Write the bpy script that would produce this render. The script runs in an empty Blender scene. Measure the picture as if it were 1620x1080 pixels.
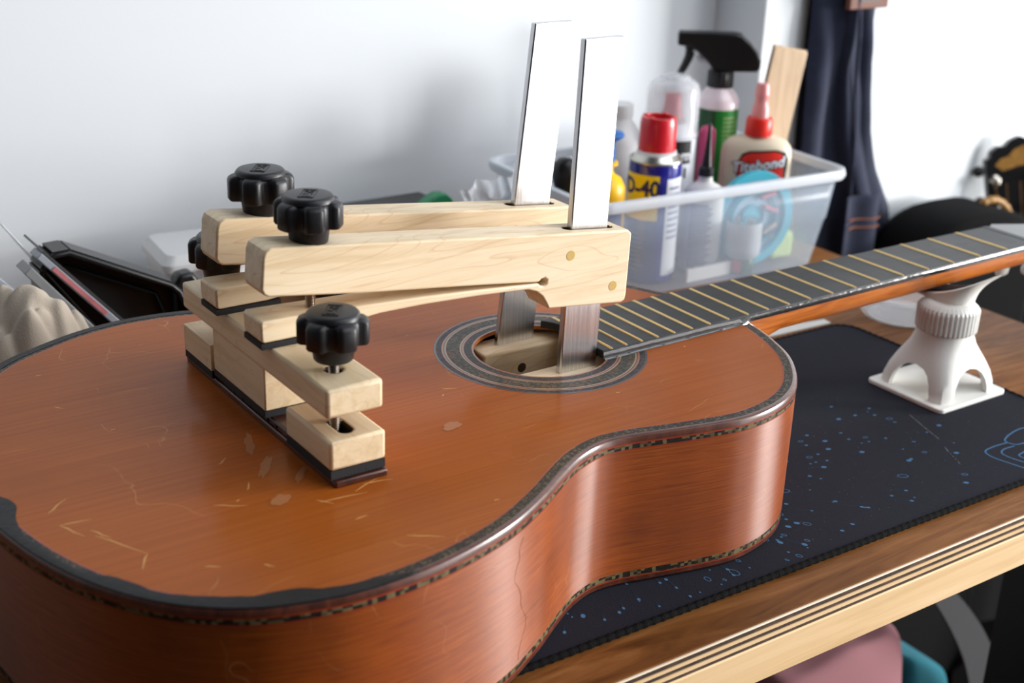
import bpy, bmesh, math, random
from mathutils import Vector, Matrix, noise
PI = math.pi
random.seed(7)
# ------------------------------------------------------------------ camera, world, lights, exposure
# all lengths below are millimetres in the guitar's frame (x along the neck, z = 0 on the soundboard);
# the bench top is z = -100, the floor z = -1000.  W() turns them into metres with the floor at z = 0.
ZF = 1000.0
def W(x, y, z): return Vector((x * .001, y * .001, (z + ZF) * .001))
sc = bpy.context.scene
col = sc.collection
def lin(c):
    r = [((v / 255.) / 12.92 if v / 255. <= .04045 else ((v / 255. + .055) / 1.055) ** 2.4) for v in c[:3]]
    return (r[0], r[1], r[2], 1.)

CX, CY, CZ, YAW, PITCH, ROLL, FPX = -636.127, -645.634, 329.463, .61952, .38239, .0378, 2152.49
cam_d = bpy.data.cameras.new('camera'); cam = bpy.data.objects.new('camera', cam_d); col.objects.link(cam); sc.camera = cam
f_ = Vector((math.sin(YAW) * math.cos(PITCH), math.cos(YAW) * math.cos(PITCH), -math.sin(PITCH)))
r0 = Vector((math.cos(YAW), -math.sin(YAW), 0)); u0 = r0.cross(f_)
r_ = r0 * math.cos(ROLL) + u0 * math.sin(ROLL); u_ = -r0 * math.sin(ROLL) + u0 * math.cos(ROLL)
m = Matrix((r_, u_, -f_)).transposed().to_4x4(); m.translation = W(CX, CY, CZ); cam.matrix_world = m
cam_d.sensor_width = 36; cam_d.lens = FPX / 1620 * 36; cam_d.clip_start = .02; cam_d.clip_end = 50
cam_d.dof.use_dof = True; cam_d.dof.focus_distance = .82; cam_d.dof.aperture_fstop = 8.0

wd = bpy.data.worlds.new('room_light'); sc.world = wd; wd.use_nodes = True
wd.node_tree.nodes['Background'].inputs[0].default_value = (.80, .87, 1, 1)
wd.node_tree.nodes['Background'].inputs[1].default_value = .055

def area(name, loc, target, sx, sy, power, color):
    l = bpy.data.lights.new(name, 'AREA'); l.shape = 'RECTANGLE'; l.size = sx; l.size_y = sy; l.energy = power; l.color = color
    o = bpy.data.objects.new(name, l); col.objects.link(o); o.location = loc
    o.rotation_euler = (Vector(target) - Vector(loc)).to_track_quat('-Z', 'Y').to_euler(); return o
TGT = W(-100, 0, 0)
area('balcony_door', W(4400, -2050, 560), TGT, 1.25, 2.2, 275, (1, .985, .965))                 # glazed balcony door far to the right
area('second_door', W(1350, -1850, 100), TGT, .7, 1.9, 14, (1, .985, .97))                   # second glazed door, nearer the camera, mostly shaded
area('low_streak_lamp', W(2380, -1500, 110), W(-100, -120, -40), .42, .5, 52, (1, .985, .965))            # lamp added at bench height for the streak highlights on the guitar side
area('ceiling_bounce', W(750, -850, 1500), W(0, 300, 0), 2.0, 1.2, 27, (.90, .95, 1))
sc.view_settings.view_transform = 'Standard'; sc.view_settings.look = 'None'; sc.view_settings.gamma = 1
sc.view_settings.use_curve_mapping = False; sc.view_settings.exposure = -0.04

# ------------------------------------------------------------------ materials
def new_mat(name):
    mt = bpy.data.materials.new(name); mt.use_nodes = True
    nt = mt.node_tree; return mt, nt, nt.nodes['Principled BSDF']
def setp(b, **k):
    for a, v in k.items():
        a = a.replace('_', ' ')
        for i in b.inputs:
            if i.name.lower() == a.lower(): i.default_value = v; break
def plain(name, c, rough=.5, metal=0, spec=.5, coat=0, trans=0, alpha=1, ior=1.45, bump=0, bscale=400, vary=0, vscale=60, sheen=0, sss=0):
    mt, nt, b = new_mat(name); cl = lin(c)
    setp(b, Base_Color=cl, Roughness=rough, Metallic=metal, Coat_Weight=coat, Transmission_Weight=trans, Alpha=alpha, IOR=ior, Sheen_Weight=sheen)
    setp(b, Specular_IOR_Level=spec)
    if sss: setp(b, Subsurface_Weight=sss, Subsurface_Scale=.004)
    tc = nt.nodes.new('ShaderNodeTexCoord')
    if vary:
        n = nt.nodes.new('ShaderNodeTexNoise'); n.inputs['Scale'].default_value = vscale; n.inputs['Detail'].default_value = 5
        nt.links.new(tc.outputs['Object'], n.inputs['Vector'])
        mx = nt.nodes.new('ShaderNodeMix'); mx.data_type = 'RGBA'
        mx.inputs[6].default_value = tuple(min(1, v * (1 - vary)) for v in cl[:3]) + (1,)
        mx.inputs[7].default_value = tuple(min(1, v * (1 + vary)) for v in cl[:3]) + (1,)
        nt.links.new(n.outputs['Fac'], mx.inputs[0]); nt.links.new(mx.outputs[2], b.inputs['Base Color'])
    if bump:
        n = nt.nodes.new('ShaderNodeTexNoise'); n.inputs['Scale'].default_value = bscale; n.inputs['Detail'].default_value = 3
        nt.links.new(tc.outputs['Object'], n.inputs['Vector'])
        bp = nt.nodes.new('ShaderNodeBump'); bp.inputs['Strength'].default_value = bump; bp.inputs['Distance'].default_value = .0006
        nt.links.new(n.outputs['Fac'], bp.inputs['Height']); nt.links.new(bp.outputs['Normal'], b.inputs['Normal'])
    return mt
def ramp(nt, stops, interp='LINEAR'):
    r = nt.nodes.new('ShaderNodeValToRGB'); r.color_ramp.interpolation = interp
    e = r.color_ramp.elements
    while len(e) < len(stops): e.new(.5)
    for i, (p, c) in enumerate(stops): e[i].position = p; e[i].color = c
    return r
def wood(name, c0, c1, c2, scale=(6, 90, 90), rough=.45, coat=0, coatr=.2, bump=.08, coord='Object', dist=1.5, figure=None, scratches=None, rvar=0, blotch=None, spec=.5, coatior=1.5):
    """grain = noise stretched along the first axis; c0 dark, c1 mid, c2 light."""
    mt, nt, b = new_mat(name); L = nt.links.new
    tc = nt.nodes.new('ShaderNodeTexCoord'); mp = nt.nodes.new('ShaderNodeMapping'); mp.inputs['Scale'].default_value = scale
    L(tc.outputs[coord], mp.inputs['Vector'])
    n = nt.nodes.new('ShaderNodeTexNoise'); n.inputs['Scale'].default_value = 1; n.inputs['Detail'].default_value = 6; n.inputs['Distortion'].default_value = dist
    n.inputs['Roughness'].default_value = .62
    L(mp.outputs[0], n.inputs['Vector'])
    r = ramp(nt, [(.3, lin(c0)), (.5, lin(c1)), (.72, lin(c2))]); L(n.outputs['Fac'], r.inputs[0])
    cout = r.outputs[0]
    if figure:      # (scale, colour, amount) wavy growth-ring lines
        w = nt.nodes.new('ShaderNodeTexNoise'); w.inputs['Scale'].default_value = 1; w.inputs['Detail'].default_value = 1; w.inputs['Distortion'].default_value = 1.2
        m2 = nt.nodes.new('ShaderNodeMapping'); m2.inputs['Scale'].default_value = figure[0]; L(tc.outputs[coord], m2.inputs['Vector']); L(m2.outputs[0], w.inputs['Vector'])
        ml = nt.nodes.new('ShaderNodeMath'); ml.operation = 'MULTIPLY'; ml.inputs[1].default_value = 9; L(w.outputs['Fac'], ml.inputs[0])
        fr = nt.nodes.new('ShaderNodeMath'); fr.operation = 'FRACT'; L(ml.outputs[0], fr.inputs[0])
        rr = ramp(nt, [(0, (0, 0, 0, 1)), (.86, (0, 0, 0, 1)), (.97, (1, 1, 1, 1)), (1, (0, 0, 0, 1))]); L(fr.outputs[0], rr.inputs[0])
        mm = nt.nodes.new('ShaderNodeMath'); mm.operation = 'MULTIPLY'; mm.inputs[1].default_value = figure[2]; L(rr.outputs[0], mm.inputs[0])
        mx = nt.nodes.new('ShaderNodeMix'); mx.data_type = 'RGBA'; mx.inputs[7].default_value = lin(figure[1])
        L(mm.outputs[0], mx.inputs[0]); L(cout, mx.inputs[6]); cout = mx.outputs[2]
    if blotch:      # (scale, colour, lo, hi, amount)
        bn = nt.nodes.new('ShaderNodeTexNoise'); bn.inputs['Scale'].default_value = blotch[0]; bn.inputs['Detail'].default_value = 6; bn.inputs['Distortion'].default_value = .8
        L(tc.outputs['Object'], bn.inputs['Vector'])
        br = ramp(nt, [(blotch[2], (0, 0, 0, 1)), (blotch[3], (blotch[4],) * 3 + (1,))]); L(bn.outputs['Fac'], br.inputs[0])
        mx = nt.nodes.new('ShaderNodeMix'); mx.data_type = 'RGBA'; mx.inputs[7].default_value = lin(blotch[1])
        L(br.outputs[0], mx.inputs[0]); L(cout, mx.inputs[6]); cout = mx.outputs[2]
    if scratches:   # (scale, colour, width, amount)
        v = nt.nodes.new('ShaderNodeTexVoronoi'); v.feature = 'DISTANCE_TO_EDGE'; v.inputs['Scale'].default_value = scratches[0]
        dn = nt.nodes.new('ShaderNodeTexNoise'); dn.inputs['Scale'].default_value = 14; dn.inputs['Detail'].default_value = 2
        L(tc.outputs['Object'], dn.inputs['Vector'])
        va = nt.nodes.new('ShaderNodeMixRGB'); va.inputs[0].default_value = .12; L(tc.outputs['Object'], va.inputs[1]); L(dn.outputs['Color'], va.inputs[2]); L(va.outputs[0], v.inputs['Vector'])
        gate = nt.nodes.new('ShaderNodeTexNoise'); gate.inputs['Scale'].default_value = 26; gate.inputs['Detail'].default_value = 3; L(tc.outputs['Object'], gate.inputs['Vector'])
        gr = ramp(nt, [(.56, (0, 0, 0, 1)), (.66, (1, 1, 1, 1))]); L(gate.outputs['Fac'], gr.inputs[0])
        vr = ramp(nt, [(0, (1, 1, 1, 1)), (scratches[2], (0, 0, 0, 1))]); L(v.outputs[0], vr.inputs[0])
        m1 = nt.nodes.new('ShaderNodeMath'); m1.operation = 'MULTIPLY'; L(gr.outputs[0], m1.inputs[0]); L(vr.outputs[0], m1.inputs[1])
        m2 = nt.nodes.new('ShaderNodeMath'); m2.operation = 'MULTIPLY'; m2.inputs[1].default_value = scratches[3]; L(m1.outputs[0], m2.inputs[0])
        mx = nt.nodes.new('ShaderNodeMix'); mx.data_type = 'RGBA'; mx.inputs[7].default_value = lin(scratches[1])
        L(m2.outputs[0], mx.inputs[0]); L(cout, mx.inputs[6]); cout = mx.outputs[2]
    L(cout, b.inputs['Base Color'])
    setp(b, Roughness=rough, Coat_Weight=coat, Coat_Roughness=coatr); setp(b, Specular_IOR_Level=spec, Coat_IOR=coatior)
    if rvar:
        rn = nt.nodes.new('ShaderNodeTexNoise'); rn.inputs['Scale'].default_value = 18; rn.inputs['Detail'].default_value = 5; L(tc.outputs['Object'], rn.inputs['Vector'])
        mr = nt.nodes.new('ShaderNodeMapRange'); mr.inputs[1].default_value = .3; mr.inputs[2].default_value = .7; mr.inputs[3].default_value = max(.03, coatr - rvar); mr.inputs[4].default_value = coatr + rvar
        L(rn.outputs['Fac'], mr.inputs[0]); L(mr.outputs[0], b.inputs['Coat Roughness'])
    if bump:
        bp = nt.nodes.new('ShaderNodeBump'); bp.inputs['Strength'].default_value = bump; bp.inputs['Distance'].default_value = .0004
        L(n.outputs['Fac'], bp.inputs['Height']); L(bp.outputs['Normal'], b.inputs['Normal'])
    return mt
M = {}
M['wall'] = plain('white_painted_wall', (217, 222, 227), .7, bump=.10, bscale=260)
M['trim'] = plain('white_gloss_trim', (238, 239, 240), .45)
M['floor'] = wood('dark_floor_boards', (40, 28, 20), (56, 40, 28), (70, 50, 36), (3, 40, 10), .5)
M['top'] = wood('varnished_spruce', (150, 74, 18), (164, 84, 22), (174, 93, 28), (4, 420, 20), .5, spec=.1, coat=.24, coatr=.2, bump=.05, dist=.15,
                scratches=(13, (216, 162, 96), .007, .5), rvar=.1, blotch=(7, (130, 66, 26), .46, .75, .5))
M['side'] = wood('varnished_mahogany', (120, 49, 4), (148, 68, 7), (165, 84, 14), (30, 900, 330), .44, spec=.42, coat=.12, coatr=.2, bump=.08, dist=.5,
                 scratches=(16, (205, 150, 100), .006, .35), coord='UV', rvar=.06, blotch=(11, (108, 48, 16), .42, .72, .7))
_nt = M['side'].node_tree; _b = _nt.nodes['Principled BSDF']; _b.inputs['Anisotropic'].default_value = .93; _b.inputs['Anisotropic Rotation'].default_value = .25; _b.inputs['IOR'].default_value = 1.55
_tg = _nt.nodes.new('ShaderNodeTangent'); _tg.direction_type = 'UV_MAP'; _tg.uv_map = 'UVMap'; _nt.links.new(_tg.outputs[0], _b.inputs['Tangent'])   # satin lacquer over fine lengthwise grain
M['binding'] = wood('dark_red_binding', (58, 26, 16), (84, 40, 26), (108, 56, 36), (60, 200, 60), .35, coat=.5, coatr=.2)
M['redline'] = plain('red_veneer_line', (150, 52, 26), .4, coat=.4)
M['mapleF'] = wood('pale_maple', (218, 192, 152), (234, 211, 176), (241, 222, 191), (9, 120, 120), .5, bump=.05, dist=1.0, figure=((5, 26, 40), (200, 158, 112), .4))
M['maplEnd'] = M['mapleF']
M['mapleY'] = wood('pale_maple_grain_across', (214, 188, 144), (230, 206, 168), (238, 217, 184), (120, 9, 120), .5, bump=.05, dist=.8, figure=((34, 5, 40), (200, 158, 112), .35))
M['plug'] = plain('brass_coloured_dowel', (196, 164, 92), .4, metal=.15, vary=.15, vscale=900)
M['rose_bridge'] = wood('rosewood', (44, 20, 14), (74, 34, 24), (98, 50, 36), (40, 12, 60), .4, coat=.3)
M['pad'] = plain('black_cork_pad', (30, 30, 32), .8, vary=.5, vscale=1500, bump=.5, bscale=1200)
M['knob'] = plain('black_rubber_knob', (30, 30, 33), .42, bump=.12, bscale=900, vary=.3, vscale=300)
M['steelthread'] = plain('steel_thread', (172, 160, 150), .32, metal=1)
M['hole'] = plain('dark_recess', (60, 42, 26), .8)
M['ebony'] = wood('worn_ebony', (20, 20, 22), (29, 29, 31), (42, 42, 45), (18, 260, 60), .5, bump=.1, rvar=0, blotch=(24, (66, 66, 70), .5, .72, .6))
M['ebonyside'] = plain('lacquered_black_edge', (30, 30, 34), .18, coat=1, bump=.6, bscale=260)
M['fret'] = plain('brass_fret', (214, 184, 128), .3, metal=1)
M['blacktape'] = plain('black_edge_paint', (17, 18, 21), .5, bump=.7, bscale=230, vary=.5, vscale=160, spec=.35)
M['standw'] = plain('white_printed_plastic', (238, 237, 232), .5, bump=.12, bscale=220, vary=.03, vscale=50)
M['neckw'] = wood('orange_neck_wood', (150, 74, 14), (180, 98, 26), (200, 118, 42), (16, 200, 200), .45, coat=.3, coatr=.2, spec=.3)
M['white'] = plain('white_plastic', (232, 232, 230), .35)
M['creamp'] = plain('cream_plastic_bottle', (222, 208, 184), .4, sss=.25)
M['red'] = plain('red_plastic', (202, 26, 40), .3, coat=.3)
M['redo'] = plain('orange_red_plastic', (222, 40, 26), .35)
M['blackp'] = plain('black_plastic', (18, 18, 20), .35)
M['black_fabric'] = plain('black_fabric', (9, 9, 10), .95, spec=.15, bump=.4, bscale=500)
M['blue_can'] = plain('blue_can_paint', (24, 26, 130), .22, coat=.6)
M['yellow'] = plain('yellow_print', (246, 214, 10), .35)
M['yellowp'] = plain('yellow_plastic', (240, 184, 12), .35)
M['navytext'] = plain('navy_print', (24, 22, 92), .4)
M['whiteprint'] = plain('white_print', (228, 230, 236), .45)
M['blackprint'] = plain('black_print', (14, 14, 15), .45)
M['greytext'] = plain('grey_small_print', (110, 114, 150), .5)
M['tin'] = plain('tin_rim', (190, 188, 180), .3, metal=1)
M['green'] = plain('green_label', (22, 126, 44), .35)
M['greend'] = plain('dark_green_label', (16, 70, 34), .4)
M['greenl'] = plain('pale_green_label', (126, 160, 96), .45, vary=.3, vscale=400)
M['greenp'] = plain('green_plastic', (20, 122, 78), .4)
M['pinktip'] = plain('pink_translucent_plastic', (240, 168, 168), .3, trans=.35, sss=.2)
M['magenta'] = plain('magenta_plastic', (196, 70, 118), .4)
M['bluep'] = plain('blue_plastic', (40, 92, 160), .4)
M['teal'] = plain('teal_plastic', (64, 178, 200), .35)
M['tealpale'] = plain('pale_teal_plastic', (130, 186, 212), .35, trans=.3)
M['redbit'] = plain('faded_red_plastic', (196, 110, 122), .5)
M['greenpaper'] = plain('pale_green_sponge', (190, 214, 140), .9)
M['clearcap'] = plain('clear_cap', (232, 235, 240), .1, alpha=.3)
M['clearbox'] = plain('clear_storage_plastic', (206, 222, 240), .2, alpha=.24, bump=.25, bscale=30)
M['clearrim'] = plain('clear_storage_rim', (224, 230, 238), .14, alpha=.72, bump=.4, bscale=90)
M['film'] = plain('clear_plastic_film', (225, 230, 236), .2, alpha=.42, bump=.5, bscale=60)
M['frost'] = plain('frosted_white_plastic', (228, 229, 230), .35, alpha=.7)
M['denim'] = plain('dark_denim', (28, 34, 56), .95, bump=.6, bscale=1400, vary=.35, vscale=120, sheen=.1)
M['leather'] = plain('brown_leather_patch', (98, 50, 30), .6, bump=.3)
M['stitch'] = plain('orange_stitching', (150, 86, 48), .7)
M['beige'] = plain('beige_cotton', (182, 170, 155), .95, bump=.5, bscale=900)
M['pink'] = plain('dusty_pink_cotton', (146, 100, 106), .95, bump=.4, bscale=700)
M['tealcloth'] = plain('teal_towelling', (28, 98, 112), 1, bump=1, bscale=600)
M['strap'] = plain('dark_grey_webbing', (50, 50, 53), .85, bump=.5, bscale=900)
M['sleeve'] = plain('grey_plastic_sleeve', (148, 150, 152), .3, alpha=.75, vary=.2, vscale=40)
M['sleeveb'] = plain('bluish_plastic_sleeve', (166, 172, 182), .25, alpha=.8, vary=.2, vscale=60)
M['sleevered'] = plain('red_printed_strip', (186, 112, 116), .4, vary=.4, vscale=150)
M['sleeved'] = plain('dark_sleeve_edge', (70, 72, 74), .4)
M['gold'] = plain('gold_inlay', (150, 108, 44), .45, vary=.6, vscale=200)
M['chrome'] = plain('chrome', (190, 184, 176), .2, metal=1)
M['blackgtr'] = plain('satin_black_lacquer', (20, 20, 22), .3)
M['bindy'] = plain('yellowed_binding', (214, 184, 96), .4)
M['inlaydim'] = plain('dim_fret_wire', (110, 78, 46), .4)
M['mat'] = plain('navy_black_cloth', (30, 31, 41), .9, spec=.25, bump=.35, bscale=1500, vary=.12, vscale=90)
M['matedge'] = plain('black_stitched_edge', (11, 11, 12), .9, spec=.15, bump=.8, bscale=900)
M['print'] = plain('pale_blue_print', (72, 114, 152), .8, spec=.2)
M['printdim'] = plain('dim_blue_print', (34, 42, 58), .9, spec=.2)
M['lint'] = plain('grey_lint', (108, 108, 116), .9)
M['paper'] = plain('white_paper', (216, 214, 210), .8)
M['stain'] = wood('brown_stained_birch', (88, 50, 18), (126, 78, 36), (154, 104, 58), (7, 60, 60), .5, spec=.15, bump=.1, dist=1.6, blotch=(7, (88, 56, 24), .45, .7, .5))
M['plyl'] = wood('light_ply_layer', (210, 172, 122), (224, 188, 140), (232, 200, 156), (6, 60, 120), .65, bump=.2, dist=.6)
M['plyd'] = wood('dark_ply_layer', (38, 25, 20), (60, 40, 30), (104, 76, 58), (60, 60, 400), .9, bump=.4, dist=.6)
M['plywhite'] = wood('pale_bevel_ply', (228, 206, 176), (238, 220, 194), (244, 230, 208), (10, 60, 60), .6)
M['residue'] = plain('white_glue_residue', (170, 108, 66), .3, vary=.15, vscale=300)
M['scar'] = plain('bare_wood_scratch', (216, 160, 92), .6)
M['crack'] = plain('light_crack_line', (222, 170, 120), .5, alpha=.55)

def bar_metal():
    mt, nt, b = new_mat('brushed_steel'); L = nt.links.new
    tc = nt.nodes.new('ShaderNodeTexCoord'); mp = nt.nodes.new('ShaderNodeMapping'); mp.inputs['Scale'].default_value = (900, 900, 14); L(tc.outputs['Object'], mp.inputs[0])
    n = nt.nodes.new('ShaderNodeTexNoise'); n.inputs['Scale'].default_value = 1; n.inputs['Detail'].default_value = 4; L(mp.outputs[0], n.inputs['Vector'])
    r = ramp(nt, [(.3, lin((196, 196, 200))), (.7, lin((226, 226, 228)))]); L(n.outputs['Fac'], r.inputs[0]); L(r.outputs[0], b.inputs['Base Color'])
    setp(b, Metallic=1., Roughness=.27)
    bp = nt.nodes.new('ShaderNodeBump'); bp.inputs['Strength'].default_value = .12; bp.inputs['Distance'].default_value = .0002
    L(n.outputs['Fac'], bp.inputs['Height']); L(bp.outputs['Normal'], b.inputs['Normal']); return mt
M['bar'] = bar_metal()

def mosaic(name, sx, sy, cols, rnd=0.0):
    """cells of marquetry in UV space (mm)"""
    mt, nt, b = new_mat(name); L = nt.links.new
    uv = nt.nodes.new('ShaderNodeTexCoord'); mp = nt.nodes.new('ShaderNodeMapping'); mp.inputs['Scale'].default_value = (sx, sy, 1); L(uv.outputs['UV'], mp.inputs[0])
    v = nt.nodes.new('ShaderNodeTexVoronoi'); v.inputs['Scale'].default_value = 1; v.distance = 'CHEBYCHEV'; v.inputs['Randomness'].default_value = rnd; L(mp.outputs[0], v.inputs['Vector'])
    sp = nt.nodes.new('ShaderNodeSeparateColor'); L(v.outputs['Color'], sp.inputs[0])
    n = len(cols); r = ramp(nt, [(i / n, lin(c)) for i, c in enumerate(cols)], 'CONSTANT'); L(sp.outputs[0], r.inputs[0]); L(r.outputs[0], b.inputs['Base Color'])
    setp(b, Roughness=.5, Coat_Weight=.12, Coat_Roughness=.2, Specular_IOR_Level=.25); return mt
DKM = [(26, 22, 18), (34, 28, 22), (70, 62, 42), (26, 24, 20), (96, 84, 56), (40, 34, 26), (60, 34, 22)]
M['mosT'] = mosaic('top_edge_marquetry', .8, .8, DKM, .7)
M['mosS'] = mosaic('side_edge_marquetry', .42, .5, [(30, 26, 20), (104, 92, 62), (24, 20, 16), (84, 72, 48), (40, 32, 24), (112, 96, 66)], .25)
M['mosR'] = mosaic('rosette_marquetry', .75, .75, [(44, 46, 40), (70, 68, 54), (36, 34, 34), (84, 76, 58), (52, 50, 42), (112, 66, 38), (40, 40, 38), (66, 60, 48)], .8)
M['mosR2'] = mosaic('rosette_dark_marquetry', .9, .9, [(36, 30, 34), (52, 42, 46), (30, 26, 28), (74, 58, 52), (44, 36, 40)], .8)
M['rline'] = plain('orange_rosette_line', (150, 84, 46), .35, coat=.4)
M['gline'] = plain('golden_rosette_line', (160, 126, 76), .35, coat=.4)
M['pline'] = plain('purple_rosette_line', (58, 38, 44), .35, coat=.4)

# ------------------------------------------------------------------ geometry helpers
class G:
    """a bag of verts (mm) / faces, one material slot index per face, optional uv per vertex"""
    def __init__(s): s.v = []; s.f = []; s.mi = []; s.uv = []
    def add(s, v, f, mi=0, uv=None):
        o = len(s.v); s.v += [tuple(p) for p in v]; s.f += [tuple(i + o for i in q) for q in f]; s.mi += [mi] * len(f)
        s.uv += list(uv) if uv else [(0, 0)] * len(v); return s
    def tf(s, fn, start=0): s.v[start:] = [tuple(fn(*p)) for p in s.v[start:]]; return s
def box(x0, x1, y0, y1, z0, z1):
    v = [(x, y, z) for x in (x0, x1) for y in (y0, y1) for z in (z0, z1)]
    return v, [(0, 1, 3, 2), (4, 6, 7, 5), (0, 4, 5, 1), (2, 3, 7, 6), (0, 2, 6, 4), (1, 5, 7, 3)]
def prism(pts, a0, a1, axis='y'):
    n = len(pts); mk = {'y': lambda p, a: (p[0], a, p[1]), 'x': lambda p, a: (a, p[0], p[1]), 'z': lambda p, a: (p[0], p[1], a)}[axis]
    v = [mk(p, a0) for p in pts] + [mk(p, a1) for p in pts]
    f = [tuple(range(n)), tuple(range(2 * n - 1, n - 1, -1))] + [(i, i + n, (i + 1) % n + n, (i + 1) % n) for i in range(n)]
    return v, f
def lathe(prof, n=32, c=(0, 0, 0), cap=True, a0=0, a1=2 * PI, rx=1, ry=1):
    full = abs(a1 - a0 - 2 * PI) < 1e-6; k = n if full else n + 1
    v = []
    for r, z in prof:
        for i in range(k):
            a = a0 + (a1 - a0) * i / n; v.append((c[0] + r * math.cos(a) * rx, c[1] + r * math.sin(a) * ry, c[2] + z))
    f = []
    for j in range(len(prof) - 1):
        for i in range(n):
            i2 = (i + 1) % k
            f.append((j * k + i, j * k + i2, (j + 1) * k + i2, (j + 1) * k + i))
    if cap and full:
        f.append(tuple(range(k - 1, -1, -1))); f.append(tuple((len(prof) - 1) * k + i for i in range(k)))
    return v, f
def tube(path, r, n=8, closed=False, flat=1.0):
    P = [Vector(p) for p in path]; N = len(P); v = []; up = Vector((0, 0, 1))
    for i in range(N):
        if closed: t = P[(i + 1) % N] - P[i - 1]
        else: t = P[min(i + 1, N - 1)] - P[max(i - 1, 0)]
        t.normalize(); s = t.cross(up)
        if s.length < 1e-4: s = Vector((1, 0, 0))
        s.normalize(); b = s.cross(t)
        rr = r[i] if isinstance(r, (list, tuple)) else r
        for k in range(n):
            a = 2 * PI * k / n; v.append(P[i] + s * (rr * math.cos(a)) + b * (rr * flat * math.sin(a)))
    f = []
    for i in range(N if closed else N - 1):
        for k in range(n):
            j = (i + 1) % N; f.append((i * n + k, i * n + (k + 1) % n, j * n + (k + 1) % n, j * n + k))
    if not closed: f += [tuple(range(n - 1, -1, -1)), tuple((N - 1) * n + k for k in range(n))]
    return v, f
def grid(fn, nu, nv, closed_u=False):
    v = [fn(i / (nu if closed_u else nu - 1), j / (nv - 1)) for j in range(nv) for i in range(nu)]; f = []
    for j in range(nv - 1):
        for i in range(nu if closed_u else nu - 1):
            i2 = (i + 1) % nu; f.append((j * nu + i, j * nu + i2, (j + 1) * nu + i2, (j + 1) * nu + i))
    return v, f
def spline(pts, n, closed=False):
    P = [Vector(p) for p in pts]; N = len(P); out = []
    segs = N if closed else N - 1
    g = (lambda i: P[i % N]) if closed else (lambda i: P[max(0, min(N - 1, i))])
    for s in range(segs):
        p0, p1, p2, p3 = g(s - 1), g(s), g(s + 1), g(s + 2)
        # centripetal catmull-rom
        d1 = max((p1 - p0).length, 1e-6) ** .5; d2 = max((p2 - p1).length, 1e-6) ** .5; d3 = max((p3 - p2).length, 1e-6) ** .5
        m1 = (p2 - p1) if (p1 - p0).length < 1e-5 else ((p1 - p0) / d1 - (p2 - p0) / (d1 + d2) + (p2 - p1) / d2) * d2
        m2 = (p2 - p1) if (p3 - p2).length < 1e-5 else ((p2 - p1) / d2 - (p3 - p1) / (d2 + d3) + (p3 - p2) / d3) * d2
        for k in range(n):
            t = k / n; t2 = t * t; t3 = t2 * t
            out.append(p1 * (2 * t3 - 3 * t2 + 1) + m1 * (t3 - 2 * t2 + t) + p2 * (-2 * t3 + 3 * t2) + m2 * (t3 - t2))
    if not closed: out.append(P[-1])
    return out
def resample(P, n, closed=False):
    P = [Vector(p) for p in P]; Q = P + ([P[0]] if closed else [])
    L = [0]
    for a, b in zip(Q, Q[1:]): L.append(L[-1] + (b - a).length)
    out = []; j = 0
    for i in range(n):
        t = L[-1] * i / (n if closed else n - 1)
        while j < len(L) - 2 and L[j + 1] < t: j += 1
        w = (t - L[j]) / max(1e-9, L[j + 1] - L[j]); out.append(Q[j].lerp(Q[j + 1], min(1, w)))
    return out, L[-1]

def mkmesh(name, g, mats, smooth=30, base=(0, 0, 0)):
    me = bpy.data.meshes.new(name)
    me.from_pydata([((x - base[0]) * .001, (y - base[1]) * .001, (z - base[2]) * .001) for x, y, z in g.v], [], g.f)
    for mt in (mats if isinstance(mats, (list, tuple)) else [mats]): me.materials.append(M[mt] if isinstance(mt, str) else mt)
    me.polygons.foreach_set('material_index', g.mi)
    if any(u != (0, 0) for u in g.uv):
        ul = me.uv_layers.new(name='UVMap')
        for lp in me.loops: ul.data[lp.index].uv = g.uv[lp.vertex_index]
    bm = bmesh.new(); bm.from_mesh(me); bmesh.ops.recalc_face_normals(bm, faces=bm.faces[:]); bm.to_mesh(me); bm.free()
    if smooth:
        me.polygons.foreach_set('use_smooth', [True] * len(me.polygons))
        if smooth < 180: me.set_sharp_from_angle(angle=math.radians(smooth))
    me.update(); return me
def tag(o, label=None, cat=None, group=None, kind=None):
    if label: o['label'] = label
    if cat: o['category'] = cat
    if group: o['group'] = group
    if kind: o['kind'] = kind
    return o
BASE = {}
def thing(name, label, cat, loc=(0, 0, 0), rz=0, group=None, rot=None):
    o = bpy.data.objects.new(name, None); col.objects.link(o); o.location = W(*loc); o.rotation_euler = rot or (0, 0, rz)
    o.empty_display_size = .02; BASE[o.name] = tuple(loc); return tag(o, label, cat, group)
def part(name, g, mats, parent, smooth=30, bevel=0, label=None, absolute=True, loc=None, kind=None, solid=0):
    """absolute: verts are in world mm and are moved into the parent's frame (unrotated parents only)"""
    root = parent
    while root.parent: root = root.parent
    base = BASE.get(root.name, (0, 0, 0)) if absolute else (0, 0, 0)
    me = g if isinstance(g, bpy.types.Mesh) else mkmesh(name, g, mats, smooth, base)
    o = bpy.data.objects.new(name, me); col.objects.link(o); o.parent = parent
    if loc: o.location = Vector(loc) * .001
    if bevel: bev(o, bevel)
    if solid: s = o.modifiers.new('thick', 'SOLIDIFY'); s.thickness = solid * .001; s.offset = 0
    return tag(o, label, None, None, kind)
def bev(o, w, seg=2, ang=40):
    b = o.modifiers.new('bevel', 'BEVEL'); b.width = w * .001; b.segments = seg; b.limit_method = 'ANGLE'; b.angle_limit = math.radians(ang); b.harden_normals = False
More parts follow.
